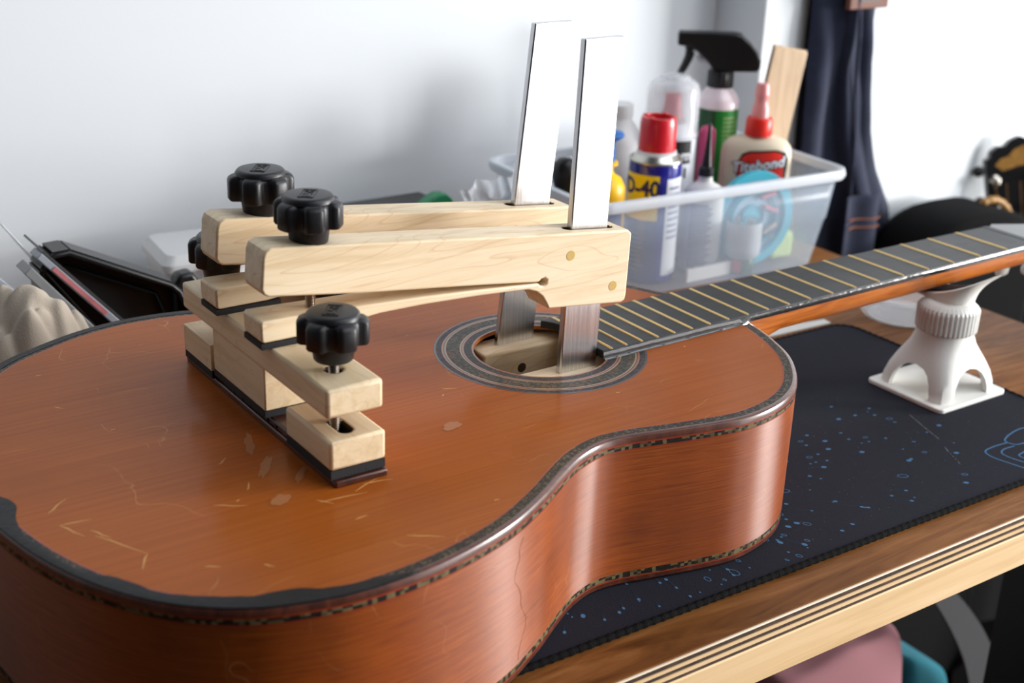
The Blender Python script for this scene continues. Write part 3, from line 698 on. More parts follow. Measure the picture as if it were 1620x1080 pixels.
def screw_g(cx, cy, z0, z1, r=2.9, p=1.15):
    prof = [(.01, z0)]; z = z0
    while z < z1: prof += [(r, z), (r * .8, z + p * .5)]; z += p
    prof += [(r, z1), (.01, z1)]
    return lathe(prof, 16, (cx, cy, 0), cap=False)
LF = [(-356, 83.5), (-358.6, 85), (-360, 88), (-358.5, 105), (-357, 108.5), (-353.5, 110), (-300, 104), (-240, 97.6), (-180, 91), (-116, 84.4), (-113.3, 82), (-114.6, 42), (-115.2, 38.8), (-118, 37.6),
      (-170, 43.2), (-174.5, 43.6), (-176.5, 47.5), (-179.5, 52.3), (-184, 56), (-190, 58.4), (-200, 59.2), (-225, 60.8), (-262, 62.2), (-290, 62.3), (-310, 60.5), (-330, 58.4), (-359, 58.2), (-361, 59), (-361.2, 70),
      (-359.5, 70.8), (-346, 70.4), (-300, 68.8), (-262, 67.0), (-220, 64.2), (-182.5, 60.9), (-181, 59.3), (-178.6, 58.9), (-176.8, 60.2), (-176.6, 62.4), (-178.2, 64), (-180.6, 63.6), (-182.3, 61.9), (-225, 67.2), (-300, 75.9)]
def clamp(cy, label, dx, topz, topx, idx):
    """cy = middle of the 22 mm thick arm"""
    t = thing('soundhole_clamp', label, 'clamp', (-240, cy, 0), group=None)
    y0, y1 = cy - 11, cy + 11
    a = part('spring_arm', G().add(*prism(LF, y0, y1, 'y')), 'mapleF', t)
    bcx = -140 if idx == 0 else -142; sl = .028 if idx == 0 else .097
    cut(a, [(G().add(*prism([(x, y) for x, y in slot_pts(bcx, cy, 18.5, 3.6)], 20, 140, 'z')), 'hole')])
    bev(a, 1.3, 3, 50)
    # steel bar, leaning slightly
    def lean(x, y, z): return (x + (z - 80) * sl, y, z)
    g = G().add(*box(bcx - 14.2, bcx + 14.2, cy - 2.4, cy + 2.4, -42, 201)); g.tf(lean)
    b = part('steel_bar', g, 'bar', t, bevel=.8)
    for (px, pz) in ((-160, 75), (-126, 50)):
        g = G().add(*lathe([(3.1, -.15), (3.1, 1)], 20, (0, 0, 0))); g.tf(lambda x, y, z: (px + x, y0 + z, pz + y)); part('dowel_pin', g, 'plug', t, label='round brass-coloured dowel end')
    part('pad', G().add(*box(-361, -322, y0, y1, 54.7, 58.0)), 'pad', t, label='black cork pad')
    part('screw', G().add(*screw_g(-327, cy, 69, 103)), 'steelthread', t, smooth=60)
    knob_parts(t, -327, cy, 106.8 - .5, arot=.25 + idx * .55)
    # lower caul inside the body
    lc = [(-182, -6), (-112, -6), (-108, -12), (-108, -40), (-114, -44), (-340, -44), (-340, -30), (-190, -28), (-184, -24)]
    low = part('lower_caul', G().add(*prism([(x, z) for x, z in lc], y0 - 2, y1, 'y')), 'mapleF', t, bevel=1.6)
    low2 = G().add(*lathe([(3.3, -.2), (3.3, 1)], 20, (0, 0, 0))); low2.tf(lambda x, y, z: (-152 + x, y0 - 2 + z, -20 + y)); part('dowel_pin', low2, 'hole', t, label='dark plug in the lower caul')
    part('bearing_post', G().add(*box(-352, -322, y0, y1, -34, -3)), 'mapleF', t)
    return t
clamp(-24, 'maple soundhole clamp with upright steel bar, the nearer one beside the fingerboard', 0, 0, 0, 0)
clamp(34, 'maple soundhole clamp with upright steel bar, the farther one behind', 0, 0, 0, 1)

# bridge clamping caul: cross beam, two screw blocks and two knobs
bc = thing('bridge_clamping_beam', 'short maple cross beam with screw knobs and end blocks resting over the guitar bridge', 'clamp', (-340, -5, 4))
YN, YF = -98, 87
beam = part('beam', G().add(*box(-356, -324, YN, YF, 38.6, 54.6)), 'mapleY', bc)
cut(beam, [(G().add(*lathe([(4.3, 30), (4.3, 60)], 20, (-340, yy, 0))), 'hole') for yy in (-75, 64)])
bev(beam, 2, 3, 60)
part('foot', G().add(*box(-354, -326, -21, 48, 12.2, 39.4)), 'mapleY', bc, bevel=.8)
part('foot_pad', G().add(*box(-354, -326, -21, 48, 8.3, 12.2)), 'pad', bc, label='black cork pad')
for y0, y1, cy in ((-97, -46, -75), (52, 93, 64)):
    b = part('screw_block', G().add(*box(-354, -322, y0, y1, 9, 25.4)), 'mapleY', bc)
    cut(b, [(G().add(*prism([(-340 + q, cy - 6 + p) for p, q in slot_pts(0, 0, 9, 3.6)], 12, 30, 'z')), 'hole')])
    bev(b, 1.8, 3, 60)
    part('block_pad', G().add(*box(-353.6, -322.4, y0 + .2, y1, 4.2, 9)), 'pad', bc, label='black cork pad')
    part('screw', G().add(*screw_g(-340, cy, 20, 62)), 'steelthread', bc, smooth=60)
    knob_parts(bc, -340, cy, 60.5 if cy < 0 else 62, arot=.5)

# ------------------------------------------------------------------ storage box on the bench, right
RZ = -.055
def rot_about(cx, cy, a):
    ca, sa = math.cos(a), math.sin(a)
    return lambda x, y, z: (cx + x * ca - y * sa, cy + x * sa + y * ca, z)
sb = thing('storage_box', 'clear plastic storage box full of bottles and cans behind the fingerboard', 'box', (250, 330, -100))
BC = (236, 326)
def ring_pts(hx, hy, r, z, n=6): return [(p[0], p[1], z) for p in rrect(-hx, hx, -hy, hy, r, n)]
def boxshell(prof, n=6):
    g = G(); k = None; v = []
    for hx, hy, r, z in prof: q = ring_pts(hx, hy, r, z, n); k = len(q); v += q
    f = [(j * k + i, j * k + (i + 1) % k, (j + 1) * k + (i + 1) % k, (j + 1) * k + i) for j in range(len(prof) - 1) for i in range(k)]
    return v, f, k
v, f, k = boxshell([(133, 75, 12, -100), (135, 77, 14, -97), (143, 84, 16, -50), (144, 85, 16, -49), (149, 89, 18, -6)])
f = [tuple(range(k - 1, -1, -1))] + f
g = G().add(v, f); g.tf(rot_about(BC[0], BC[1], RZ)); part('box_wall', g, 'clearbox', sb, smooth=50, solid=1.3)
v, f, k = boxshell([(148.5, 88.5, 18, -7), (155, 95, 22, -8.5), (157, 97, 24, -5), (156, 96, 24, .5), (153, 93, 22, 1.6), (149, 89, 18, .5), (148.5, 88.5, 18, -7)])
g = G().add(v, f); g.tf(rot_about(BC[0], BC[1], RZ)); part('box_rim', g, 'clearrim', sb, smooth=50)

VW = -.74   # local x axis across the view for bottles that face the camera
def bottle_thing(name, label, cat, x, y, z=-98.4, rz=VW, **k): return thing(name, label, cat, (x, y, z), rz, **k)
def lpart(name, g, mt, t, **k): return part(name, g, mt, t, absolute=False, **k)
# all local z below are measured from the box floor (-98.4)
H = 98.4
# small blue spray can with yellow label
t = bottle_thing('aerosol_can', 'small blue aerosol can with yellow label and red cap', 'can', 193, 296, rz=0)
R = 24.8
lpart('can_body', G().add(*lathe([(R - 1.5, 0), (R, 1.5), (R, 111), (R - .6, 114.5)], 48)), 'blue_can', t)
lpart('tin_rim', G().add(*lathe([(R - .8, 114), (R + .3, 115), (R + .5, 116.5), (R - .6, 117.6), (R - 2.5, 117), (19.5, 121), (18, 123)], 48)), 'tin', t, smooth=60)
lpart('shoulder_collar', G().add(*lathe([(20, 118), (18.5, 124.5), (17, 125)], 40)), 'frost', t, smooth=60)
g = G().add(*lathe([(17.6, 123.5), (17.2, 149), (16.4, 154), (15.6, 156), (13, 156), (12, 150), (.01, 149.6)], 40)); cp = lpart('cap', g, 'red', t, smooth=50)
g = G()
for q in range(4): a = q * PI / 2 + .4; s0 = len(g.v); g.add(*box(11.6, 15.8, -2.2, 2.2, 150, 156.8)); g.tf(lambda x, y, z: (x * math.cos(a) - y * math.sin(a), x * math.sin(a) + y * math.cos(a), z), s0)
part('cap_tab', g, 'red', cp, absolute=False, bevel=.5)
a_mid = -PI / 2 - .72  # towards the camera
lab = lpart('label', G().add(*lathe([(R + .15, 62), (R + .15, 105)], 24, cap=False, a0=a_mid - 1.75, a1=a_mid + .2)), 'yellow', t)
v, f = textg('WD-40', 21, .1, .6, sx=.88); part('label_text', G().add(wrap(v, R, a_mid - .93, 92, lift=.3), f), 'navytext', lab, absolute=False, smooth=0)
lab = lpart('label', G().add(*lathe([(R + .15, 8), (R + .15, 102)], 16, cap=False, a0=a_mid + .52, a1=a_mid + 1.6)), 'whiteprint', t, label='white small-print panel')
g = G()
for q in range(9): s0 = len(g.v); g.add(*lathe([(R + .3, 92 - q * 6), (R + .3, 94 - q * 6)], 6, cap=False, a0=a_mid + .62, a1=a_mid + 1.2 + .2 * ((q * 37) % 3) / 3))
part('label_text', g, 'greytext', lab, absolute=False)
g = G()
for q in range(9): g.add(*lathe([(R + .25, 48 - q * 4.4), (R + .25, 49.0 - q * 4.4)], 6, cap=False, a0=a_mid - .9, a1=a_mid - .45 + .25 * ((q * 29) % 4) / 4))
lpart('label_text', g, 'greytext', t)
# white glue bottle with a black cone nozzle
t = bottle_thing('glue_bottle', 'white squeeze bottle with a long thin black nozzle, front of the storage box', 'bottle', 250, 287)
lpart('bottle_body', G().add(*lathe([(17, 0), (19.6, 2), (19.6, 74), (18.8, 80), (15, 85), (9, 88), (6.8, 90), (6.6, 97)], 36, ry=.8)), 'white', t, smooth=60)
g = G()
for q in range(24): g.add(*lathe([(19.8, 68 - q * 2.7), (19.8, 69.2 - q * 2.7)], 8, cap=False, a0=-2.2, a1=-1.0 + .3 * ((q * 13) % 5) / 5 - .3, ry=.8))
lpart('label_text', g, 'greytext', t)
lpart('nozzle_collar', G().add(*lathe([(7.6, 95), (7.4, 103), (6, 104)], 24)), 'blackp', t)
lpart('nozzle', G().add(*lathe([(5.2, 103), (3.6, 116), (1.9, 138), (1.6, 145), (.4, 146)], 20)), 'blackp', t, smooth=60)
# tall aerosol with clear cap
t = bottle_thing('aerosol_can', 'tall aerosol can with clear dome cap and black and white label', 'can', 259, 352, rz=0)
R = 26
lpart('can_body', G().add(*lathe([(R - 1, 0), (R, 2), (R, 121), (R - 3, 126), (14, 133), (12, 135)], 44)), 'whiteprint', t, smooth=50)
am = -PI / 2 - .74
lpart('label', G().add(*lathe([(R + .15, 96), (R + .15, 119)], 24, cap=False, a0=am - .9, a1=am + .95)), 'blackprint', t)
lpart('label', G().add(*lathe([(R + .15, 30), (R + .15, 78)], 24, cap=False, a0=am - .9, a1=am + .5)), 'blackprint', t)
v, f = textg('com', 15, .1, .4); lpart('label_text', G().add(wrap(v, R, am + .42, 104, lift=.3), f), 'whiteprint', t, smooth=0)
g = G()
for q in range(4): g.add(*lathe([(R + .3, 82), (R + .3, 92)], 3, cap=False, a0=am + .05 + q * .2, a1=am + .15 + q * .2))
lpart('label_text', g, 'blackprint', t)
lpart('tin_rim', G().add(*lathe([(15, 133), (15.5, 135), (12, 137)], 32)), 'tin', t, smooth=60)
lpart('spray_nozzle', G().add(*lathe([(11, 135), (10.5, 143), (8.6, 147), (8, 160), (6.6, 161)], 28)), 'red', t, smooth=40)
lpart('cap', G().add(*lathe([(R + .8, 120), (R + .8, 124), (R, 125), (R - .4, 165), (R - 2.5, 171), (R - 8, 175), (15.5, 176), (14.5, 178), (13, 179), (.01, 179.4)], 48, cap=False)), 'clearcap', t, smooth=50, solid=1)
# green spray bottle with black trigger head
t = bottle_thing('spray_bottle', 'green labelled spray bottle with a black trigger head', 'bottle', 331, 364, rz=-.70)
body = [(20, 0), (21.5, 2), (21.5, 138), (21, 146), (18, 152), (13.5, 157), (12.6, 161)]
lpart('bottle_body', G().add(*lathe(body, 44)), plain('pinkish_clear_liquid_bottle', (226, 210, 216), .25, coat=.3), t, smooth=60)
lb = lpart('label', G().add(*lathe([(21.7, 20), (21.7, 139)], 30, cap=False, a0=-PI / 2 - 1.5, a1=-PI / 2 + 1.35)), 'green', t)
part('label_panel', G().add(*lathe([(21.85, 22), (21.85, 138.5)], 12, cap=False, a0=-PI / 2 - 1.45, a1=-PI / 2 - .12)), 'greend', lb, absolute=False)
g = G()
for q in range(16): g.add(*lathe([(21.9, 130 - q * 4.4), (21.9, 132.2 - q * 4.4)], 8, cap=False, a0=-PI / 2 + .25, a1=-PI / 2 + .95 + .25 * ((q * 7) % 4) / 4))
part('label_text', g, 'greenl', lb, absolute=False)
g = G(); n = 80; v = []
for z, dr in ((159, -.6), (160, 0), (174, -.2), (175.5, -1)):
    for i in range(n): a = 2 * PI * i / n; r = 13.3 + dr + (.35 if i % 4 < 2 else -.2); v.append((r * math.cos(a), r * math.sin(a), z))
g.add(v, [(j * n + i, j * n + (i + 1) % n, (j + 1) * n + (i + 1) % n, (j + 1) * n + i) for j in range(3) for i in range(n)] + [tuple(range(n)), tuple(3 * n + i for i in range(n))])
lpart('screw_collar', g, 'blackp', t, smooth=30)
hd = [(-46, 213), (-46, 200), (-36, 199), (-33, 199), (-24, 193), (-14, 184), (-8, 176), (9, 174.5), (12, 176), (35, 177), (38, 180), (38.5, 188), (34, 197), (27, 205), (17, 213), (10, 214)]
hh = lpart('trigger_head', G().add(*prism(hd, -10, 10, 'y')), 'blackp', t, bevel=3)
tr = spline([(-33, 0, 199), (-33, 0, 190), (-36, 0, 181), (-41, 0, 170)], 6); part('trigger', G().add(*tube(tr, [5.4 - .1 * i for i in range(len(tr))], 8)), 'blackp', hh, absolute=False, smooth=60)
tr2 = [(-24, 0, 190), (-22, 0, 186), (-12, 0, 184)]; part('trigger_spring_cover', G().add(*tube(tr2, 3.2, 8)), 'frost', hh, absolute=False, smooth=60)
# wood glue bottle: flat cream body, red collar, pink tip
t = bottle_thing('glue_bottle', 'cream wood glue bottle with red collar and red and black logo', 'bottle', 330, 302, rz=-.70)
prof = [(33, 0), (35, 3), (35, 90), (34.8, 104), (33.4, 112), (29, 118), (20, 121.5), (13, 123), (11.5, 125)]
lpart('bottle_body', G().add(*lathe(prof, 48, ry=.5)), 'creamp', t, smooth=60)
lpart('screw_collar', G().add(*lathe([(13.2, 123), (13.6, 124), (13.2, 138.5), (12, 140.5), (8, 141)], 36)), 'redo', t, smooth=40)
lpart('nozzle_tip', G().add(*lathe([(9, 140), (8.4, 150), (6.9, 154), (6.4, 160), (7.6, 162), (7.2, 164), (6.4, 170), (5.6, 174)], 28)), 'pinktip', t, smooth=50)
def onflat(v, lift):  # wrap onto the elliptic body front
    out = []
    for x, y, z in v:
        c = max(-.98, min(.98, x / 35.)); yy = -17.5 * math.sqrt(1 - c * c); out.append((x, yy - lift - z, y))
    return out
def flatgrid(outline, lift, nx=26):
    xs = [p[0] for p in outline]; x0, x1 = min(xs), max(xs); v = []; f = []
    def span(x):
        ys = []
        for (ax, ay), (bx_, by) in zip(outline, outline[1:] + outline[:1]):
            if ax != bx_ and min(ax, bx_) - 1e-6 <= x <= max(ax, bx_) + 1e-6: ys.append(ay + (by - ay) * (x - ax) / (bx_ - ax))
        return min(ys), max(ys)
    for i in range(nx + 1):
        x = x0 + (x1 - x0) * i / nx; lo, hi = span(x); v += [(x, lo, 0), (x, hi, 0)]
    for i in range(nx): f.append((2 * i, 2 * i + 1, 2 * i + 3, 2 * i + 2))
    return onflat(v, lift), f
blk = [(-19, 74), (-19, 98), (-15, 107), (-8, 110), (18, 112), (28, 109), (31, 102), (30, 70)]
lb = lpart('logo', G().add(*flatgrid(blk, .15)), 'blackprint', t)
part('logo_red', G().add(*flatgrid([(-17.5, 76), (-17.5, 97.5), (-13.5, 105), (-7, 108), (17, 110), (25, 107), (27, 101), (27, 72)], .3)), 'redo', lb, absolute=False)
v, f = textg('Titebond', 14.5, .1, 1.1, .25, sx=.98); rot = .17
v1 = [(x * math.cos(rot) - y * math.sin(rot) + 1, x * math.sin(rot) + y * math.cos(rot) + 95.5, z) for x, y, z in v]
part('logo_text', G().add(onflat(v1, .45), f), 'blackprint', lb, absolute=False, smooth=0)
v, f = textg('Titebond', 14.5, .1, .3, .25, sx=.98)
v1 = [(x * math.cos(rot) - y * math.sin(rot) + 1, x * math.sin(rot) + y * math.cos(rot) + 95.5, z) for x, y, z in v]
part('logo_text', G().add(onflat(v1, .8), f), 'whiteprint', lb, absolute=False, smooth=0)
# two thin wood strips leaning in the box
for q, (yo, lb_) in enumerate(((0, 'thin pale wood strip leaning in the storage box, the nearer of two'), (4.2, 'thin pale wood strip leaning in the storage box, the farther of two'))):
    t = None
    g = G(); b0 = Vector((348, 322 + yo, -96)); t0 = Vector((384 + q * 3, 322 + yo, 101 + q * 1.5))
    d = (t0 - b0).normalized(); s = Vector((.97, -.2, 0)); s = (s - d * s.dot(d)).normalized(); nn = d.cross(s)
    L_ = (t0 - b0).length; v = [b0 + s * a + nn * b + d * c for a in (-20, 20) for b in (-1.7, 1.7) for c in (4 if a < 0 else 0, L_)]
    g.add(v, [(0, 1, 3, 2), (4, 6, 7, 5), (0, 4, 5, 1), (2, 3, 7, 6), (0, 2, 6, 4), (1, 5, 7, 3)])
    solo('wood_strip', g, wood('thin_basswood', (188, 160, 128), (204, 178, 146), (214, 190, 160), (60, 60, 8), .6) if q == 0 else bpy.data.materials['thin_basswood'], tuple(b0), lb_, 'wood strip', 'thin wood strips in the box', bevel=.4)
# yellow bulb bottle with blue plunger
t = bottle_thing('squeeze_bottle', 'yellow squeeze bottle with a blue flared stopper beside the blue can', 'bottle', 124, 284)
lpart('bottle_body', G().add(*lathe([(17, 0), (18.5, 2), (18.5, 92), (18, 101), (14, 109), (8, 112.5), (6.2, 116), (6.6, 120), (10.2, 121.5), (10.4, 124), (7, 125)], 36)), 'yellowp', t, smooth=50)
lpart('label', G().add(*lathe([(18.7, 60), (18.7, 90)], 20, cap=False, a0=-PI / 2 - 1, a1=-PI / 2 + 1.2)), 'navytext', t)
lpart('stopper', G().add(*lathe([(7.6, 124), (7.2, 141), (8, 143), (14, 147), (14.6, 149), (13, 151), (.01, 153)], 32)), 'bluep', t, smooth=50)
# magenta tool handle
g = G().add(*prism([(p[0] + 291, p[1]) for p in rrect(-9, 9, -60, 31, 8)], 329, 338, 'y'))
solo('nail_file_case', g, 'magenta', (291, 333, -98), 'rounded magenta plastic case standing behind the black nozzle', 'case', bevel=2.5, rz=0)
# pale frosted jug at the back
t = bottle_thing('frosted_jug', 'pale frosted plastic jug at the back left of the storage box', 'bottle', 213, 376, rz=0)
lpart('jug_body', G().add(*lathe([(27, 0), (29, 3), (29, 92), (26, 112), (17, 128), (12, 134), (11, 142)], 36)), 'frost', t, smooth=60)
lpart('jug_cap', G().add(*lathe([(12.5, 138), (12.5, 150), (11, 151)], 28)), 'frost', t)
# teal ring (lid) standing on edge, with small things in it
t = thing('round_lid', 'round teal plastic tub lid standing on edge inside the storage box', 'lid', (303, 272, -98), rz=-.12)
def disc(prof, n=56):
    v, f = lathe(prof, n, cap=False); return [(x * .95, z, y * .95 + 48) for x, y, z in v], f
lpart('rim', G().add(*disc([(50, -3), (51, 0), (50, 4), (40.5, 4), (40, 1), (40.5, -3), (50, -3)])), 'teal', t, smooth=50)
lpart('panel', G().add(*disc([(40.5, 2), (.01, 2.2)])), 'tealpale', t, smooth=50)
lpart('inner_ring', G().add(*disc([(31, -1), (31.5, 1.5), (27, 1.5), (26.5, -1)])), 'teal', t, smooth=50)
g = G().add(*disc([(14, -1), (15, 1), (.01, 1.2)])); lpart('centre_disc', g, 'teal', t)
for q, (xx, zz, a, mt) in enumerate(((21, 56, -.4, 'redbit'), (16, 70, .2, 'redbit'), (22, 36, .5, 'beige'))):
    g = G().add(*box(-9, 9, -3, 1, -2.2, 2.2)); g.tf(lambda x, y, z: (xx + x * math.cos(a) - z * math.sin(a), y, zz + x * math.sin(a) + z * math.cos(a))); lpart('plastic_clip', g, mt, t, bevel=1)
# small bottle, cap down, with sticks
t = thing('small_bottle', 'small clear beaker of wooden sticks on a red and green bottle', 'bottle', (283, 262, -98), rz=VW)
lpart('bottle_body', G().add(*lathe([(12, 0), (13, 2), (13, 14), (12, 16)], 28)), 'greend', t, smooth=50)
lpart('label', G().add(*lathe([(13.2, 2), (13.2, 14)], 12, cap=False, a0=-PI / 2 - .8, a1=-PI / 2)), 'redo', t)
lpart('cup', G().add(*lathe([(13, 15), (17.5, 19), (18, 26), (17.5, 52)], 32, cap=False)), 'frost', t, smooth=50)
for q in range(6):
    a = q * 1.1; g = G().add(*tube([(4 * math.cos(a), 4 * math.sin(a), 18), (11 * math.cos(a), 8 * math.sin(a), 48 + 3 * (q % 3))], 1.5, 6)); lpart('stick', g, 'beige', t)
solo('sponge', G().add(*box(330, 362, 268, 300, -98, -70)), 'greenpaper', (346, 284, -98), 'pale green sponge in the right end of the storage box', 'sponge', bevel=5)
solo('folded_leaflet', G().add(*box(212, 268, 259.5, 262.5, -98, -85)), 'paper', (240, 261, -98), 'strip of white paper lying at the bottom of the storage box', 'paper')

# ------------------------------------------------------------------ left of the box: clear tub, plastic bag, black knob, tool
def bagf(u, t_):
    x = 8 + 60 * u; z = -98 + 106 * t_; n1 = noise.noise(Vector((u * 5, t_ * 5, 2))); n2 = noise.noise(Vector((u * 11, t_ * 9, 7)))
    return (x + 6 * n2 - 12 * (t_ ** 3) * (1 - u), 330 + 16 * n1 + 6 * n2 - 8 * math.sin(t_ * 3), z + 10 * n1 * t_ + 14 * t_ * (u - .3))
solo('plastic_bag', G().add(*grid(bagf, 26, 22)), 'film', (40, 330, -98), 'crumpled clear plastic bag beside the storage box', 'bag', smooth=60)
g = G().add(*lathe([(9, 0), (9, 90), (11, 96), (12, 104), (10.5, 112), (6, 117), (.01, 118)], 28, (112, 330, -97.5)))
solo('spray_nozzle_bottle', g, 'blackp', (112, 330, -97.5), 'round topped black bottle seen between the two steel bars', 'bottle', smooth=60)
t = thing('tool_case', 'flat black case lying behind the clamps', 'case', (-30, 400, -100))
part('case_body', G().add(*box(-110, 22, 365, 440, -100, -36)), 'blackp', t, bevel=3)
part('case_lid', G().add(*box(-111, 23, 364, 441, -35.5, -28)), 'blackp', t, bevel=2)
g = G().add(*prism([(-24, -28), (-14, -25), (-2, -17), (6, -13.5), (14, -14), (20, -19), (24, -26), (25, -28)], 378, 392, 'y'))
solo('green_grip', g, 'greenp', (0, 385, -28), 'rounded green plastic handle lying on the black case', 'handle', bevel=2)

# ------------------------------------------------------------------ left end of the bench
t = thing('black_tray', 'black plastic tray tipped on its side against the wall behind the guitar', 'tray', (-310, 335, -100))
op = [(-372, -6), (-364, 4), (-352, 4.5), (-276, -34), (-270, -40), (-261, -60), (-255, -100), (-372, -100)]
ip = [(-362, -14), (-351, -10), (-283, -44), (-276, -62), (-272, -96), (-362, -96)]
g = G(); g.add(*prism(op, 341, 344, 'y')); part('tray_floor', g, 'blackp', t)
v = [(x, 322, z) for x, z in op] + [(x, 342, z) for x, z in op] + [(x + (1.5 if x < -330 else -1.5), 322, z - 2) for x, z in op] 
n = len(op)
g = G()
pth = [(x, 330, z) for x, z in op]
for (a, b) in zip(op, op[1:] + op[:1]):
    dx, dz = b[0] - a[0], b[1] - a[1]; L_ = math.hypot(dx, dz); nx, nz = -dz / L_, dx / L_
    if L_ < 1: continue
    q = [(a[0], a[1]), (b[0], b[1]), (b[0] - nx * -3, b[1] - nz * -3), (a[0] - nx * -3, a[1] - nz * -3)]
    g.add(*prism(q, 318, 343, 'y'))
part('tray_wall', g, 'blackp', t)
g = G().add(*tube([(x, 334, z) for x, z in ip], 1.6, 6, True)); part('tray_ridge', g, 'blackp', t, smooth=60)
g = G().add(*tube([(x, 318, z) for x, z in op], 2.2, 8, True)); part('tray_lip', g, 'blackp', t, smooth=60)
def slab(x0, z0, x1, z1, th, y0, y1):
    d = Vector((x1 - x0, 0, z1 - z0)); d.normalize(); nn = Vector((-d.z, 0, d.x)) * th
    return prism([(x0, z0), (x1, z1), (x1 + nn.x, z1 + nn.z), (x0 + nn.x, z0 + nn.z)], y0, y1, 'y')
def ext(x0, z0, x1, z1, zb=-99):  # extend down to the bench
    k_ = (zb - z0) / (z1 - z0); return (x0, z0, x0 + (x1 - x0) * k_, zb)
for nm, q, th, y0, y1, mt, lb_ in (
    ('plastic_sleeve', ext(-381, 10, -321, -60), 5.5, 300, 317, 'sleeveb', 'plastic sleeve with a red printed strip leaning beside the black tray'),
    ('plastic_sleeve', ext(-398, 32, -352, -36), 1.5, 318, 345, 'film', 'tallest clear plastic sleeve leaning at the far left, with a pointed corner'),
    ('plastic_sleeve', ext(-392, 2, -341, -64), 7, 294, 316, 'sleeve', 'thick grey plastic sleeve leaning left of the red striped one'),
    ('plastic_sleeve', ext(-414, 2, -362, -58), 4, 288, 300, 'sleeveb', 'pale bluish plastic sleeve leaning behind the beige cloth')):
    t = thing(nm, lb_, 'sleeve', (q[2], (y0 + y1) / 2, -99), group='plastic sleeves leaning at the left')
    part('sleeve_body', G().add(*slab(*q, th, y0, y1)), mt, t, bevel=.8)
    if 'red' in lb_ and 'with' in lb_:
        L0 = Vector((q[0], 0, q[1])).lerp(Vector((q[2], 0, q[3])), .10); L1 = Vector((q[0], 0, q[1])).lerp(Vector((q[2], 0, q[3])), .48)
        part('printed_strip', G().add(*slab(L0.x + .8, L0.z + .8, L1.x + .8, L1.z + .8, 3.2, 299.2, 300.5)), 'sleevered', t)
        part('dark_spine', G().add(*slab(*[a + b for a, b in zip(q, (4.3, 4.0, 4.3, 4.0))], 1.6, 300, 345)), 'sleeved', t)
for q, (x, y, z) in enumerate(((-373, 292, -25), (-338, 292, -57))):
    g = G().add(*lathe([(3.2, 0), (4.2, 1.2), (3.4, 2.6), (.01, 3.2)], 20)); g.tf(lambda a, b, c: (x + a, y - c, z + b + 2))
    solo('snap_button', g, 'sleeveb', (x, y, z), 'white round snap button on the grey sleeve, the %s one' % ('upper' if q == 0 else 'lower'), 'button', 'snap buttons')
solo('black_folder', G().add(*prism([(-450, -2), (-412, -13), (-366, -38), (-356, -56), (-354, -99), (-450, -99)], 284, 287, 'y')), 'blackp', (-390, 285, -99), 'black plastic folder end between beige cloth and grey sleeve', 'folder', bevel=1.5)
# beige cloth heap
def clothf(u, v_):
    a = 2 * PI * u; r = v_
    x = -408 + 52 * r * math.cos(a) * 1.05; y = 246 + 36 * r * math.sin(a)
    n1 = noise.noise(Vector((x * .03, y * .03, 5))); n2 = noise.noise(Vector((x * .05, y * .05, 9)))
    fold = abs(math.sin(x * .055 + y * .02 + 2.2 * n1)) ** .8 * 17 + abs(math.sin(y * .06 - x * .03 + 2.5 * n2 + 1)) * 9
    hgt = 84 * (1 - r ** 3.6) + fold * (1 - r ** 8) + n1 * 10 - 16 * math.exp(-((x + 392) ** 2 + (y - 222) ** 2) / 120.)
    return (x, y, -99 + max(0, hgt))
solo('beige_cloth', G().add(*grid(clothf, 120, 34, True)), 'beige', (-408, 246, -99), 'crumpled beige cotton cloth heaped at the left end of the bench', 'cloth', smooth=180)
# frosted box and small black thing behind the tray
t = thing('frosted_case', 'frosted white plastic box behind the black tray and the clamp knobs', 'box', (-212, 425, -100))
v, f, k = boxshell([(34, 34, 8, -100), (36, 36, 10, -52), (39, 39, 10, -51), (39, 39, 10, -45), (33, 33, 8, -38), (.5, .5, .1, -37)]); f = [tuple(range(k - 1, -1, -1))] + f
g = G().add(v, f); g.tf(rot_about(-212, 425, -.1)); part('box_body', g, 'frost', t, smooth=40)
part('latch', G().add(*box(-222, -206, 383, 388, -62, -46)), 'frost', t, bevel=1.5)
solo('black_clip', G().add(*prism([(-268, -100), (-268, -48), (-262, -34), (-250, -33), (-243, -44), (-240, -100)], 336, 352, 'y')), 'blackp', (-254, 344, -100), 'small dark grey plastic holder at the right end of the black tray', 'holder', bevel=3)

# ------------------------------------------------------------------ right end of the bench
t = thing('clear_dish', 'shallow clear plastic dish on the bench behind the white stand', 'dish', (330, 98, -100))
v, f = lathe([(30, 1), (36, 2), (40, 8), (43, 18), (45, 24), (47, 25), (47, 26.5), (44, 27), (41, 18), (37, 9), (33, 4), (.01, 3.4)], 48, (330, 98, -100)); part('dish_wall', G().add(v, f), 'clearcap', t, smooth=50)
part('dish_base', G().add(*lathe([(30, .2), (31, 1.2), (28, 1.4)], 40, (330, 98, -100))), 'frost', t)
solo('paper_strip', G().add(*prism([(172, 121), (258, 118), (259, 127), (176, 137)], -100, -99.4, 'z')), 'paper', (215, 126, -100), 'strip of white paper on the bench at the far edge of the mat', 'paper')

